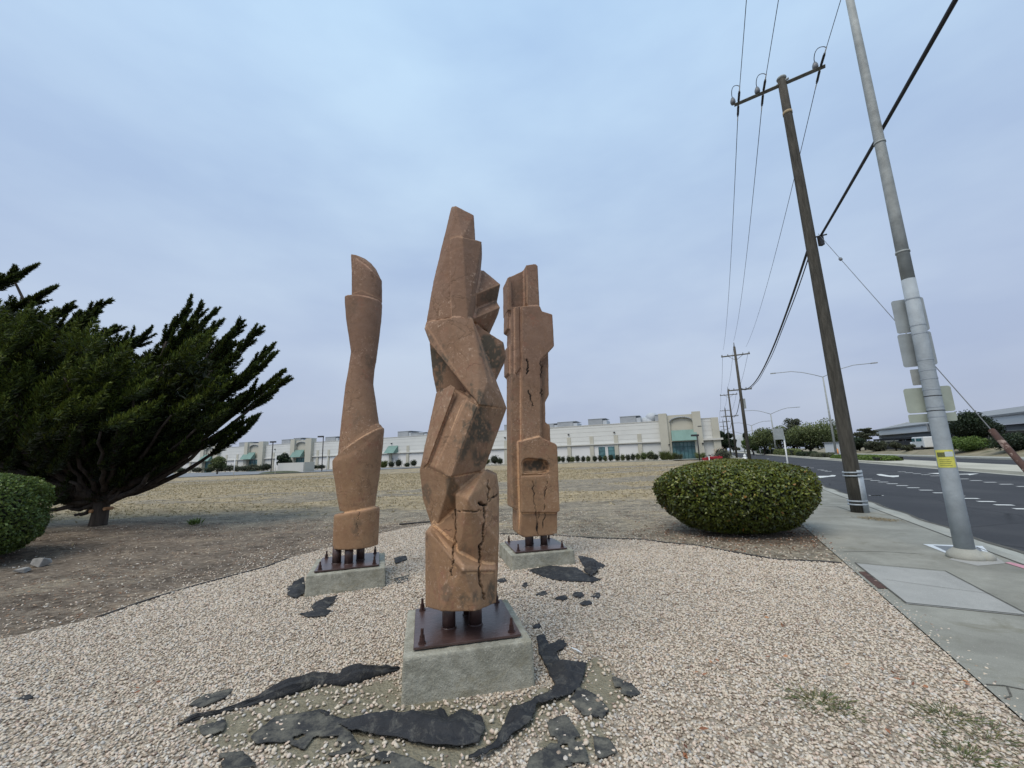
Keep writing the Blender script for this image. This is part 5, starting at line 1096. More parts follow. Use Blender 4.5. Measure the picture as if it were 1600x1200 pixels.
def entrance(pl0, pl1, pr0, pr1, top, wall_top, a0, a1, atop, aw0, aw1, door=True, zsp=None):
    """piers px (pl0..pl1 and pr0..pr1), arch a0..a1 with crown at z=atop, awning aw0..aw1"""
    L0, L1, R0, R1 = wu(pl0), wu(pl1), wu(pr0), wu(pr1); b = MB(); wb(b, L1, L0, -.2, top, -.8, .95); b.build('entrance_pier', M['beige'], wh); b = MB(); wb(b, R1, R0, -.2, top, -.8, .95); b.build('entrance_pier', M['beige'], wh)
    A0_, A1_ = wu(a0), wu(a1); cu = (A0_+A1_)/2; w = abs(A0_-A1_)/2; sp = atop-w*.42; P = []; N_ = 16
    for k in range(N_+1): t = math.pi*k/N_; P.append((cu+w*math.cos(t), sp+w*.42*math.sin(t)))
    # wall with an arched opening, as a strip over and beside the arch
    lo, hi = min(R0, L1), max(R0, L1); V = []; F = []
    pts = [(hi, -.2), (cu+w, -.2)]+P+[(cu-w, -.2), (lo, -.2)]; outer = [(hi, -.2), (hi, sp*.5)]+[(min(hi, max(lo, u_)), wall_top) for u_, z_ in P]+[(lo, sp*.5), (lo, -.2)]
    outer[2] = (hi, wall_top); outer[-3] = (lo, wall_top)
    m_ = len(pts)
    for dep in (.5, -.3):
        for (u_, z_), (u2, z2) in zip(pts, outer):
            for uu, zz in ((u_, z_), (u2, z2)): q = WO+UW*uu+NW*dep; V.append((q.x, q.y, zz))
    for i in range(m_-1):
        F.append((2*i, 2*i+1, 2*i+3, 2*i+2)); F.append((2*i, 2*i+2, 2*m_+2*i+2, 2*m_+2*i)); F.append((2*i+1, 2*m_+2*i+1, 2*m_+2*i+3, 2*i+3))
    b = MB(); b.add(V, F); b.build('arch_wall', M['beige'], wh)
    b = MB(); wb(b, A0_, A1_, 2.5, atop+.1, -.1, .05); b.build('arch_back', M['beige_in'], wh)
    b = MB()
    for k in range(N_):
        (u_, z_), (u2, z2) = P[k], P[k+1]; q = WO+UW*u_+NW*.5; r__ = WO+UW*u2+NW*.5; b.tube([(q.x, q.y, z_), (r__.x, r__.y, z2)], .13, 6)
    b.build('arch_shadow_rim', M['roofunit'], wh)  # dark rim stands in for the shadow outline of the recessed arch
    if door:
        b = MB(); wb(b, A0_, A1_, 0, 3.35, .05, .14); d = b.build('glazed_door', M['glass'], wh)
        b = MB(); n_ = 6
        for k in range(n_+1): u_ = A0_+(A1_-A0_)*k/n_; wb(b, u_-.07, u_+.07, 0, 3.35, .14, .22)
        wb(b, A0_, A1_, 2.35, 2.5, .14, .23); wb(b, A0_, A1_, 0, .15, .14, .23); wb(b, A0_, A1_, 3.2, 3.35, .14, .23); b.build('door_frame', M['frame'], d)
    x0, x1 = wu(aw0), wu(aw1); V = []
    for dep, z_ in ((.55, 5.55), (2.0, 3.55)):
        for u_ in (x0, x1): q = WO+UW*u_+NW*dep; V.append((q.x, q.y, z_))
    for u_ in (x0, x1): q = WO+UW*u_+NW*.55; V.append((q.x, q.y, 3.55))
    b = MB(); b.add(V, [(0, 1, 3, 2), (0, 2, 4), (1, 5, 3), (2, 3, 5, 4), (0, 4, 5, 1)]); b.build('awning', M['awning'], wh)
entrance(1034, 1047, 1087, 1100.5, 8.85, 8.45, 1051, 1087.5, 8.0, 1052, 1091.5)
entrance(457.5, 464, 481, 490, 8.6, 8.2, 464.5, 480.5, 7.8, 462, 478)
entrance(386, 391, 408, 415, 8.6, 8.2, 392, 407, 7.8, 385, 402)
entrance(318, 323, 338, 345, 8.6, 8.2, 324, 338, 7.8, 321, 336)
entrance(262, 267, 280, 287, 8.6, 8.2, 268, 280, 7.8, 266, 279)
V = []; x0, x1 = wu(607), wu(622)
for dep, z_ in ((.05, 5.4), (1.9, 3.55)):
    for u_ in (x0, x1): q = WO+UW*u_+NW*dep; V.append((q.x, q.y, z_))
for u_ in (x0, x1): q = WO+UW*u_+NW*.05; V.append((q.x, q.y, 3.55))
b = MB(); b.add(V, [(0, 1, 3, 2), (0, 2, 4), (1, 5, 3), (2, 3, 5, 4), (0, 4, 5, 1)]); b.build('awning', M['awning'], wh, label='small green awning over the side door')
b = MB(); wb(b, wu(611), wu(615), 0, 2.4, .06, .12); b.build('side_door', M['roofunit'], wh)
for (a, y_) in ((890, 679), (962, 675.5), (612, 693), (1047, 695), (1099, 693), (430, 702), (790, 684)):
    b = MB(); u = wu(a); z_ = wz(a, y_); wb(b, u-.15, u+.15, z_-.12, z_+.12, .0 if a < 1040 else .95, .3 if a < 1040 else 1.2); b.build('wall_lamp', M['dark'], wh)
b = MB(); wb(b, wu(1100)+.0, wu(1094)+.0, 6.0, 6.12, .95, 1.0); b.build('vent_slot', M['dark'], wh)
for i, (a, c, h_) in enumerate([(868, 893, 1.3), (918, 941, 1.5), (970, 996, 1.6), (1027, 1040, 1.5), (848, 862, 1.1), (782, 798, 1.5), (611, 628, 1.6), (632, 652, 1.0), (523, 532, 1.4), (496, 512, 1.4), (446, 457, 1.7), (427, 440, 1.5), (360, 376, 1.5), (690, 712, 1.4), (735, 752, 1.2)]):
    b = MB(); u0, u1 = wu(a), wu(c); wb(b, u1, u0, ROOF, ROOF+h_, -7, -2.5); o = b.build('rooftop_unit', M['roofunit'], wh); b = MB(); wb(b, u1-.8, u0+.05, ROOF+h_, ROOF+h_+.07, -7.6, -2.4); wb(b, u1-.9, u1-.05, ROOF, ROOF+h_*.75, -7, -2.6); b.build('unit_hood', M['roofunit2'], o)
for (a, h_) in ((1010, .9), (1021, 1.7), (1016, .8)):
    b = MB(); q = WO+UW*wu(a)+NW*-5; b.ball((q.x, q.y, ROOF+h_-.5), (1.3, 1.3, 1.1), 16, 10); b.build('roof_dome', M['roofunit2'], wh)
# kerbed strip, walk and parking lot before the warehouse
def wpoly(pts, z): return [(WO+UW*u+NW*o_)+Vector((0, 0, z)) for u, o_ in pts]
b = MB(); b.add(wpoly([(-4, 0), (-4, 5.6), (75, 5.6), (75, 0)], .10), [(0, 1, 2, 3)]); structure(b.build('planting_strip', m.m))
b = MB(); b.add(wpoly([(-4, 5.6), (-4, 5.9), (75, 5.9), (75, 5.6)], .15), [(0, 1, 2, 3)]); b.add(wpoly([(-4, 5.9), (75, 5.9)], .15)+wpoly([(75, 5.9), (-4, 5.9)], -.15), [(0, 1, 2, 3)]); structure(b.build('kerb', M['curb']))
b = MB(); b.add(wpoly([(7.5, 1), (7.5, 7.5), (2, 7.5), (2, 1)], .17), [(0, 1, 2, 3)]); structure(b.build('entrance_walk', M['curb']))
b = MB(); P = [g(505, 744), g(430, 742.5), g(360, 746), g(250, 747), g(100, 748)]; P = [Vector((-24, 81, .0)), Vector((-33, 80, 0)), Vector((-52, 74, 0)), Vector((-78, 66, 0)), Vector((-140, 66, 0))]
Q = wpoly([(58, 6.2), (80, 6.2), (110, 6.2), (150, 6.2), (230, 6.2)], 0)
for i in range(4): b.add([P[i]+Vector((0, 0, .06)), P[i+1]+Vector((0, 0, .06)), Q[i+1]+Vector((0, 0, .06)), Q[i]+Vector((0, 0, .06))], [(0, 1, 2, 3)])
structure(b.build('parking_lot', M['lot']))
# foundation shrubs
def shrub(name, label, c, r, h, mat, n=500, ls=.12, cat='shrub', group=None, spiky=False):
    root = thing(name, label, cat, c, group); c = Vector(c); v = RNG.normal(size=(n, 3)); v /= np.linalg.norm(v, axis=1, keepdims=True); k = RNG.uniform(.55, 1.05, n)[:, None]*(.85+.3*vnoise(v[:, 0]*3+c.x, v[:, 2]*3+v[:, 1]*2, 3))[:, None]
    if spiky:
        C = np.array(c)+np.stack([v[:, 0]*r*.5, v[:, 1]*r*.5, RNG.uniform(.1, .6, n)*h], -1); D = np.stack([v[:, 0], v[:, 1], np.abs(v[:, 2])*1.2+.6], -1); leaves('foliage', C, D, h*.55, h*.05, mat, root)
    else:
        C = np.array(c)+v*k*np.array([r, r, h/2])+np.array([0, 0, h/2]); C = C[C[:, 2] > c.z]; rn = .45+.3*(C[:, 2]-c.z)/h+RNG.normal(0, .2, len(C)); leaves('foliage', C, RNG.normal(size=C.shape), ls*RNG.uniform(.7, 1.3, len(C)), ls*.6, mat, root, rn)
        b = MB(); b.ball(c+Vector((0, 0, h/2)), (r*.72, r*.72, h*.38)); b.build('inner_twigs', M['core'], root)
    return root
SH = [880.5, 887, 895.5, 901.5, 909, 917.5, 925, 935, 943, 950.5, 959, 969, 977, 985, 992.5, 1000]
ords = 'first second third fourth fifth sixth seventh eighth ninth tenth eleventh twelfth thirteenth fourteenth fifteenth sixteenth'.split()
for i, p in enumerate(SH):
    q = WO+UW*wu(p, 718)+NW*3.6; shrub('foundation_shrub', ords[i]+' small dark shrub, counted rightward from the right column, in the row along the warehouse', (q.x, q.y, .1), .52+.06*random.random(), 1.25+.25*random.random(), M['treedark'] if i % 3 else M['treeleaf'], 420, .15, group='small shrubs along the warehouse wall')
for p, r, h_, mt, l in [(1009, .75, 1.6, 'limeleaf', 'light green rounded shrub right of the small shrub row'), (1019, .95, 1.8, 'treeleaf', 'wider green shrub beside the light green one'), (1026, .7, 1.2, 'treedark', 'low dark shrub left of the strappy plants'),
                        (660, .9, 1.7, 'treedark', 'dark round shrub just left of the front column at the warehouse'), (637, 1.0, 2.0, 'treedark', 'upright dark shrub between left and front columns at the warehouse'), (626, .9, 1.5, 'treedark', 'round shrub right of the side door awning'),
                        (783, 1.1, 2.1, 'treedark', 'pointed dark shrub seen between the front and right columns'), (771, .9, 1.4, 'treeleaf', 'low shrub next to the pointed one between the columns'), (791, .8, 1.4, 'treedark', 'dark shrub touching the right column edge'), (650, .8, 1.0, 'treedark', 'lowest dark shrub before the warehouse left of the front column'),
                        (598, .8, 1.2, 'treeleaf', 'small shrub just right of the left column'), (499, 1.2, 1.6, 'greyleaf', 'grey green shrub right of the second entrance'), (508, 1.3, 1.3, 'treedark', 'dark low shrub near the left column'), (519, 1.2, 1.3, 'treedark', 'dark low shrub almost hidden by the left column')]:
    q = WO+UW*wu(p, 718)+NW*3.5; shrub('foundation_shrub', l, (q.x, q.y, .1), r, h_, M[mt], 500, .17)
for p, h_, l in [(1040, 2.3, 'tall strappy plant left of the large entrance'), (1052, 1.8, 'second strappy plant, close to the large entrance door'), (1060, 1.5, 'small reddish strappy plant at the large entrance'), (613, 2.3, 'spiky plant under the small green awning'), (1094, 1.6, 'strappy plant right of the large entrance')]:
    q = WO+UW*wu(p, 718)+NW*3.2; shrub('strappy_plant', l, (q.x, q.y, .1), 1.5, h_, M['treeleaf' if p != 1060 else 'greyleaf'], 260, .2, 'plant', spiky=True)
random.seed(19)
DG = 'shrubs along the left part of the warehouse'; where = ['behind the lowest cypress branches', 'next right of the branches', 'left of the left topiary tree', 'below the left topiary tree', 'right of the left topiary tree', 'left of the third entrance', 'at the third entrance door', 'right of the third entrance door', 'between the third entrance and the lamp', 'at the foot of the parking lamp', 'left of the low white wall', 'farthest left one behind the branches']
for p, l in zip([292, 306, 330, 350, 368, 380, 392, 404, 416, 424, 436, 276], where):
    q = WO+UW*wu(p, 728)+NW*4.; shrub('foundation_shrub', 'greyish green shrub before the warehouse, '+l, (q.x, q.y, .05), 1.5+.4*random.random(), 1.6+.7*random.random(), M[random.choice(['greyleaf', 'treedark', 'greyleaf'])], 520, .26, group=DG)
# low white enclosure wall, mound, posts, lamps
ew = thing('enclosure_wall', 'low pale concrete enclosure wall with a gate left of the left column', 'wall', (0, 0, 0)); e0, e1 = aY(435, 726, 86), aY(475, 726, 83.5); e2 = aY(490.5, 726, 85.5); e3 = aY(453, 724, 92)
ew.location = (e0.x, e0.y, 0); b = MB()
def wallseg(b, p, q, h, t=.25): d = Vector((q.x-p.x, q.y-p.y, 0)); c = Vector(((p.x+q.x)/2, (p.y+q.y)/2, h/2-.1)); b.box(c, (d.length, t, h+.2), math.atan2(d.y, d.x))
wallseg(b, e0, e1, 1.95); b.build('wall_face', M['ledge'], ew); b = MB(); wallseg(b, e1, e2, 1.98); b.build('gate', M['beige'], ew); b = MB(); wallseg(b, e2, e3, 1.9); wallseg(b, e0, e3, 1.9); b.build('back_wall', M['ledge'], ew)
b = MB(); c = aY(438, 730, 79.5); b.ball((c.x, c.y, -.05), (4.2, 1.6, .5), 24, 10); structure(b.build('planted_mound', plain('mound_soil', (.075, .085, .045), .95, .3, 1)))
def lot_lamp(px, Y, top, label, side=-1, base=738):
    c = Vector((aY(px, 720, Y).x, Y, 0)); t = thing('parking_lamp', label, 'lamp post', c, 'parking lot lamps'); T = hgt(px, top, Y)
    b = MB(); b.tube([c, c+Vector((0, 0, T))], .10, 8); b.build('lamp_pole', M['dark'], t); b = MB(); b.box(c+Vector((side*.55, 0, T+.05)), (1.15, .4, .3)); b.build('lamp_head', M['dark'], t)
lot_lamp(424.5, 84, 691, 'left parking lot lamp with a flat box head before the third entrance', 0); lot_lamp(503.5, 84, 682.5, 'parking lot lamp just left of the left column', -1); lot_lamp(1093.5, 66, 680.5, 'brown parking lamp in front of the large arched entrance', -.6)
for p, Y, t_, l in [(431, 70, 715, 'slim white post left of the low enclosure wall'), (367, 66, 716, 'thin grey post in front of the parking lot'), (511, 84, 713, 'thin post close to the left column'), (1108.5, 47, 714.5, 'white post beside the red bicycles')]:
    c = Vector((aY(p, 720, Y).x, Y, 0)); b = MB(); b.tube([c, c+Vector((0, 0, hgt(p, t_, Y)))], .06, 8); b.ball(c+Vector((0, 0, hgt(p, t_, Y))), .08); tag(b.build('marker_post', M['white']), l, 'post')
# ------------------------------------------------------------------ trees
def tree(label, px, Y, top, wpx, mat='treeleaf', base=0., n=5200, ls=.34, trunk=True, clumps=20, flat=1., sparse=1.):
    x = aY(px, 700, Y).x; T = hgt(px, top, Y); W_ = wpx/FPX*Y*.5*.9; H0 = base+max(.16*(T-base), 1.0 if trunk else .05); t = thing('street_tree' if trunk else 'large_bush', label, 'tree' if trunk else 'bush', (x, Y, base)); c = Vector((x, Y, base))
    b = MB(); cc = []
    for i in range(clumps):
        while True:
            u, v, w = RNG.uniform(-1, 1, 3)
            if u*u+v*v+w*w < 1: break
        cc.append(np.array([x+u*W_*.72, Y+v*W_*.72, (H0+T)/2+w*(T-H0)/2*.74]))
    b.tube([c-Vector((0, 0, .3)), c+Vector((0, 0, H0*.6+.0)), c+Vector((.1, 0, (H0+T)/2))], [.05*W_+.08, .04*W_+.06, .04], 8)
    for q in cc[::3]: b.tube([c+Vector((0, 0, max(.3, H0-base)*.7)), Vector(q)], [.03*W_+.03, .02], 5)
    b.build('trunk', M['trunkfar'] if trunk else M['core'], t)
    C = []; R = []
    for q in cc:
        m_ = n//clumps; v = RNG.normal(size=(m_, 3)); v /= np.linalg.norm(v, axis=1, keepdims=True); r = W_*RNG.uniform(.34, .52)*RNG.uniform(.3, 1.05, m_)**.6*sparse
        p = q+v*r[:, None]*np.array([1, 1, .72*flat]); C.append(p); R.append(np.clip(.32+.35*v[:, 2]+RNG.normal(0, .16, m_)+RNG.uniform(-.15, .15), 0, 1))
    C = np.concatenate(C); R = np.concatenate(R); k = C[:, 2] > base+.05; leaves('crown', C[k], RNG.normal(size=C[k].shape), ls*RNG.uniform(.6, 1.3, k.sum()), ls*.6, M[mat], t, R[k]); return t
tree('round topiary tree before the far left awning, behind the cypress tips', 343, 92, 713, 30, 'treeleaf', clumps=14, n=4200)
tree('dark round tree before the second entrance above the low wall', 445.5, 92, 708, 27, 'treedark', clumps=14, n=4200)
tree('large dark tree at the right end of the warehouse', 1133, 120, 667, 30, 'treedark', clumps=26, n=8000, ls=.5)
tree('dark tree behind the third utility pole', 1146, 140, 679, 18, 'treedark', clumps=14, n=3000, ls=.5)
tree('small pale tree at the end of the road', 1150, 215, 697, 14, 'greyleaf', clumps=10, n=1500, ls=.6)
tree('dark pointed tree behind the second utility pole', 1170, 170, 672, 16, 'treedark', clumps=16, n=3000, ls=.5)
RT = 'tree in the row across the street'
tree('light green tree nearest the second utility pole, left end of the row across the street', 1176, 118, 680, 34, 'limeleaf', clumps=14, n=3600, ls=.42)
tree('green tree under the second street lamp, left part of the row', 1194, 112, 670, 48, 'treeleaf', clumps=20, n=5200, ls=.42)
tree('medium green tree right of the second street lamp', 1221, 105, 664, 50, 'treeleaf', clumps=20, n=5200, ls=.40)
tree('tall sparse tree with a thin top, in the middle of the row', 1246, 100, 645, 44, 'greyleaf', clumps=18, n=3200, ls=.36, sparse=.85)
tree('large spreading tree left of the nearest street lamp', 1266, 92, 658, 72, 'treeleaf', clumps=30, n=9000, ls=.38)
tree('broad dark green tree crown touching the nearest street lamp', 1291, 96, 655, 60, 'treeleaf', clumps=24, n=7000, ls=.38)
tree('low tree behind the nearest street lamp pole', 1318, 100, 674, 50, 'treedark', clumps=18, n=4200, ls=.38)
tree('rounded green tree filling the gap under the sparse one', 1240, 108, 668, 44, 'treeleaf', clumps=20, n=5200, ls=.40)
tree('sparse pale tree right of the nearest wooden pole', 1352, 92, 663, 46, 'greyleaf', clumps=20, n=3200, ls=.33, sparse=.7, flat=.5)
tree('dark tree behind the wooden pole, low', 1336, 86, 684, 30, 'treedark', clumps=14, n=3600, ls=.34)
def Yoff(px, off): r = aY(px, 700, 1.).x; return (26.55+off)/(r-K2)
tree('big dark cone-shaped bush right of the lamp column', 1524, Yoff(1524, 8), 644, 74, 'treedark', .7, 12000, .24, False, 34)
tree('bright green rounded hedge right of the lamp column', 1512, Yoff(1512, 4.6), 683, 62, 'limeleaf', .3, 9000, .18, False, 30, .8)
tree('dark green bush cut by the right edge of the picture', 1592, Yoff(1592, 5), 678, 60, 'treedark', .3, 7000, .2, False, 24)
tree('olive bush between the two big bushes at right', 1560, Yoff(1560, 7), 684, 30, 'greyleaf', .6, 3600, .2, False, 14)
tree('dark rounded bush just right of the wooden pole', 1343, Yoff(1343, 5), 685, 30, 'treedark', .2, 4800, .26, False, 16)
tree('greyish rounded bush left of the dark fence', 1368, Yoff(1368, 4.8), 689, 32, 'greyleaf', .2, 4800, .26, False, 16)
tree('small scrubby bush in front of the dark fence', 1420, Yoff(1420, 4.6), 695, 20, 'greyleaf', .4, 2600, .2, False, 10)
tree('low scrub at the left of the bank', 1400, Yoff(1400, 6.5), 690, 18, 'greyleaf', .5, 2000, .22, False, 10)
# median planting
def hedge_box(name, label, Y0, Y1, w, h, mat, n, off=2.0, ls=.2):
    cY = (Y0+Y1)/2; c = Vector((f_med(cY)+off, cY, .03)); t = thing(name, label, 'hedge', c); L = (Y1-Y0)/RD.y/2
    u = RNG.uniform(-1, 1, n); v = RNG.uniform(-1, 1, n); z = RNG.uniform(0, 1, n); f = RNG.integers(0, 3, n); z = np.where(f == 0, 1-RNG.uniform(0, .12, n), z); v = np.where(f == 1, np.sign(v)*(1-RNG.uniform(0, .15, n)), v); u = np.where((f == 2) & (RNG.uniform(0, 1, n) < .3), np.sign(u)*.97, u)
    rnd_ = (1-.35*(z**3)*(np.abs(v)**2)); rd = np.array(Vector((K2, 1, 0)).normalized()); rn = np.array([rd[1], -rd[0], 0.]); lump = 1+.25*(fbm(u*L*.7, v, 3)-.5)
    C = np.array(c)+rd*(u*L)[:, None]+rn*(v*w/2*rnd_*np.sqrt(np.clip(1.08-np.abs(u)**6, .1, 1)))[:, None]+np.array([0, 0, 1.])*(z*h*lump*np.clip(1.15-np.abs(u)**4*.5, .4, 1))[:, None]
    leaves('foliage', C, RNG.normal(size=C.shape), ls, ls*.6, M[mat], t, .35+.4*z+RNG.normal(0, .15, n)); b = MB(); b.box(c+Vector((0, 0, h*.42)), (w*.8, 2*L*.92, h*.75), -math.atan2(K2, 1)); b.build('inner_twigs', M['core'], t)
hedge_box('ground_cover_hedge', 'low spreading green ground cover on the median by the wooden pole', 39, 56, 2.4, .42, 'limeleaf', 9000)
hedge_box('median_hedge', 'box hedge on the median, tallest one, beneath the street trees', 79, 104, 2.4, 1.25, 'treeleaf', 7000, ls=.28)
hedge_box('median_hedge', 'low dark hedge on the median behind the small sign post', 68, 77, 2.2, .75, 'treedark', 4000)
hedge_box('median_hedge', 'low brownish hedge on the median nearest the ground cover', 58, 66.5, 2.2, .6, 'greyleaf', 4000)
hedge_box('median_hedge', 'farthest dark hedge on the median', 106, 140, 2.2, 1.2, 'treedark', 5000, ls=.35)
# shrub on the left sidewalk side near the red bicycles
c = aY(1131, 715, 50); shrub('roadside_shrub', 'grey green shrub beside the sidewalk near the red bicycles', (c.x, 50, 0), .95, 1.7, M['greyleaf'], 900, .16); c = aY(1127, 715, 56); shrub('roadside_shrub', 'pale twiggy shrub behind the grey green shrub', (c.x, 56, 0), 1.0, 2.0, M['litter'], 500, .14)
# red bicycles
def bicycle(c, rz, label):
    t = thing('bicycle', label, 'bicycle', c, 'red bicycles parked near the warehouse entrance'); c = Vector(c); d = Vector((math.cos(rz), math.sin(rz), 0)); Pt = lambda u, z: c+d*u+Vector((0, 0, z))
    for s in (-.55, .55):
        b = MB(); b.tube([Pt(s+.34*math.cos(a), .34+.34*math.sin(a)) for a in [2*math.pi*k/20 for k in range(21)]], .03, 6); b.build('wheel', M['rubber'], t)
    b = MB(); [b.tube([Pt(*p), Pt(*q)], .045, 6) for p, q in (((-.55, .34), (-.1, .30)), ((-.1, .30), (-.22, .85)), ((-.22, .80), (.38, .82)), ((-.1, .30), (.40, .78)), ((.38, .98), (.55, .34)), ((-.55, .34), (-.22, .80)))]; b.box(Pt(-.55, .62), (.45, .2, .28), rz); b.box(Pt(.5, .75), (.35, .35, .22), rz); b.build('frame', M['red'], t)
    b = MB(); b.tube([Pt(.33, 1.10)+Vector((-d.y, d.x, 0))*.28, Pt(.38, 1.0), Pt(.33, 1.10)-Vector((-d.y, d.x, 0))*.28], .03, 6); b.build('handlebar', M['dark'], t); b = MB(); b.box(Pt(-.24, .95), (.28, .16, .08), rz); b.build('saddle', M['dark'], t)
for i, (p, Y, rz, l) in enumerate([(1106.5, 48, .25, 'left red bicycle near the white post by the warehouse'), (1112, 49.2, .1, 'middle red bicycle behind the hedge'), (1118.5, 48.3, -.1, 'right red bicycle nearest the sidewalk')]):
    c = aY(p, 715, Y); bicycle((c.x, Y, 0), rz, l)
# ------------------------------------------------------------------ buildings across the street
def across(off, Y, z=0): return Vector((f_r2(Y)+off, Y, z))
gb = thing('industrial_building', 'long low building with grey roof and white fascia beyond the bushes at right', 'building', across(14.5, 55))
RD2 = Vector((K2, 1, 0)).normalized(); RN2 = Vector((RD2.y, -RD2.x, 0)); EV = 5.1
prof = [(0, .0), (0, EV-1.2)]
def seg(o0, z0, o1, z1, mat, name, Y0=30, Y1=97, thick=.25):
    b = MB(); a = across(14.5, Y0)+RN2*o0; c = across(14.5, Y1)+RN2*o0; a2 = across(14.5, Y0)+RN2*o1; c2 = across(14.5, Y1)+RN2*o1
    P = [Vector((a.x, a.y, z0)), Vector((c.x, c.y, z0)), Vector((c2.x, c2.y, z1)), Vector((a2.x, a2.y, z1))]; b.prism(P, (RN2*thick if abs(z1-z0) > abs(o1-o0) else Vector((0, 0, -thick)))); return b.build(name, mat, gb)
seg(.2, .3, .2, 2.9, M['beige'], 'lower_wall'); seg(.5, 2.9, .5, 3.7, M['greyroof'], 'clerestory'); seg(-.4, 3.7, -.4, EV, M['fascia'], 'fascia'); seg(-.6, EV, 7, 6.6, M['greyroof'], 'roof'); seg(7, 6.62, 16, 7.3, M['greyroof'], 'roof_upper'); seg(16, 7.3, 34, 7.4, M['greyroof'], 'roof_top')
b = MB(); a = across(22, 97); b.prism([across(14.7, 97, .3), across(30, 97, .3)+RN2*0, Vector((*(across(30, 97))[:2], 7.2)), Vector((*across(21.5, 97)[:2], 6.6)), Vector((*across(14.3, 97)[:2], EV))], RD2*.3); b.build('end_wall', M['fascia'], gb)
b = MB(); q = across(20, 47); b.tube([(q.x, q.y, 6), (q.x, q.y, 9.0)], .06, 6); b.tube([(q.x, q.y, 9.0), (q.x+1.4, q.y, 9.0)], .05, 6); b.build('roof_antenna', M['galvold'], gb)
b = MB(); q = across(22, 45); b.box((q.x, q.y, 7.2), (5, 3, .8), .4); b.build('roof_vent', M['roofunit2'], gb)
for k, Y_ in enumerate((50, 60, 74)):
    b = MB(); q = across(13.95, Y_); b.box((q.x, q.y, 4.35), (.3, .3, 1.5), .4); b.build('downpipe', M['greyroof'], gb)
cp = thing('carport', 'dark open carport behind a fence at the foot of the grey-roofed building', 'shed', across(9.5, 70))
b = MB(); a, c = across(9.5, 51.5), across(9.5, 88); d = (c-a); b.box((a+c)/2+RN2*2+Vector((0, 0, 2.55)), (d.length, 4.4, .35), math.atan2(d.y, d.x)); b.build('roof_slab', M['shed'], cp)
b = MB(); b.box((a+c)/2+RN2*4+Vector((0, 0, 1.3)), (d.length, .15, 2.6), math.atan2(d.y, d.x)); b.build('back_wall', M['shed'], cp)
for k in range(9):
    p = a.lerp(c, k/8); b = MB(); b.tube([p, p+Vector((0, 0, 2.5))], .07, 6); b.build('support_post', M['galvold'], cp)
fe = thing('mesh_fence', 'dark mesh fence in front of the carport', 'fence', across(8.6, 60)); a, c = across(8.6, 51), across(8.6, 92); d = c-a
b = MB(); b.box((a+c)/2+Vector((0, 0, 1.35)), (d.length, .03, 1.5), math.atan2(d.y, d.x)); b.build('mesh_panel', M['shed'], fe)
for k in range(12):
    p = a.lerp(c, k/11); b = MB(); b.tube([p, p+Vector((0, 0, 2.3))], .04, 6); b.build('fence_post', M['dark'], fe)
va = thing('van', 'white van parked left of the carport end, beside the lamp column', 'van', across(8.2, 55)); q = across(7.6, Yoff(1446, 7.6), .55); va.location = q; rz = math.atan2(RD2.y, RD2.x)
b = MB()
for p0, p1, z0, z1 in ((-2.4, 1.6, .35, 2.0), (1.5, 2.5, .35, 1.25)): b.box(q+RD2*(p0+p1)/2+Vector((0, 0, (z0+z1)/2)), (p1-p0, 1.8, z1-z0), rz)
b.build('van_body', M['white'], va, .12)
for s in (-1.6, 1.7):
    for w in (-.88, .88): b = MB(); p = q+RD2*s+RN2*w+Vector((0, 0, .34)); b.tube([p-RN2*.1, p+RN2*.1], .34, 14); b.build('wheel', M['rubber'], va)
b = MB(); b.box(q+RD2*1.0-RN2*.91+Vector((0, 0, 1.55)), (1.0, .03, .5), rz); b.build('side_window', M['glass'], va); b = MB(); b.box(q-RD2*.9-RN2*.91+Vector((0, 0, 1.55)), (1.8, .03, .45), rz); b.build('side_window', M['glass'], va)
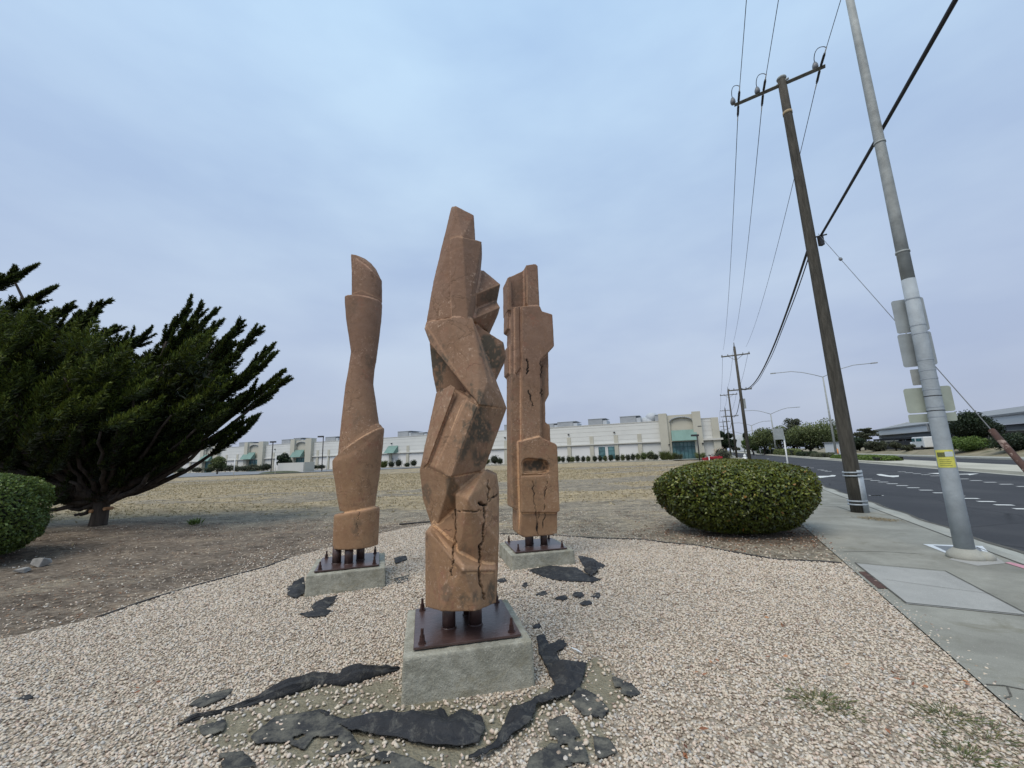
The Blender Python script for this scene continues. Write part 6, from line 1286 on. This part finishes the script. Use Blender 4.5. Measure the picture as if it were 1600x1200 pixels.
ws = thing('white_shed', 'small white shed with a dark opening behind the nearest street lamp', 'shed', (aY(1311, 700, 74).x, 74, 0)); q = Vector(ws.location)
b = MB(); b.box(q+Vector((0, 0, 1.1)), (3.2, 2.5, 2.2), .1); b.build('shed_walls', M['fascia'], ws); b = MB(); b.box(q+Vector((.2, -1.27, .95)), (1.8, .1, 1.2), .1); b.build('opening', M['shed'], ws); b = MB(); b.box(q+Vector((0, 0, 2.26)), (3.6, 2.9, .12), .1); b.build('roof', M['greyroof'], ws)
for p, l in ((1307.5, 'left orange bollard by the white shed'), (1315.5, 'right orange bollard by the white shed')):
    x = aY(p, 700, 68).x; b = MB(); b.tube([(x, 68, 0), (x, 68, 1.05)], .16, 10); b.ball((x, 68, 1.05), (.16, .16, .12)); tag(b.build('bollard', M['orange']), l, 'bollard', 'orange bollards')
for p, Y, t_, l in ((1168, 120, 697, 'pale marker post at the left end of the far hedge'), (1187, 118, 700, 'second pale marker post beside the far hedge'), (1177, 124, 701, 'short pale post between the two marker posts')):
    x = aY(p, 700, Y).x; b = MB(); b.tube([(x, Y, 0), (x, Y, 1.9)], .13, 6); tag(b.build('marker_post', M['white']), l, 'post')
ys_ = thing('yellow_sign', 'small yellow sign under the street trees', 'sign', (aY(1203, 700, 108).x, 108, 0)); q = Vector(ys_.location); b = MB(); b.tube([q, q+Vector((0, 0, 1.4))], .05, 6); b.build('post', M['galvold'], ys_); b = MB(); b.box(q+Vector((0, -.05, 1.7)), (.6, .04, .8)); b.build('plate', M['yellow'], ys_)
for p, Y, w, h_, l in ((1156, 300, 9, 12, 'distant pale building at the end of the road, left block'), (1161.5, 290, 7, 9, 'distant pale building at the end of the road, right block')):
    x = aY(p, 700, Y).x; t = thing('distant_building', l, 'building', (x, Y, 0)); b = MB(); b.box((x, Y, h_/2), (w, 8, h_)); b.build('wall', M['fascia'], t)
    for k in range(2): b = MB(); b.box((x, Y-4.1, 3+3.2*k), (w*.8, .3, 1.3)); b.build('window', M['roofunit'], t)
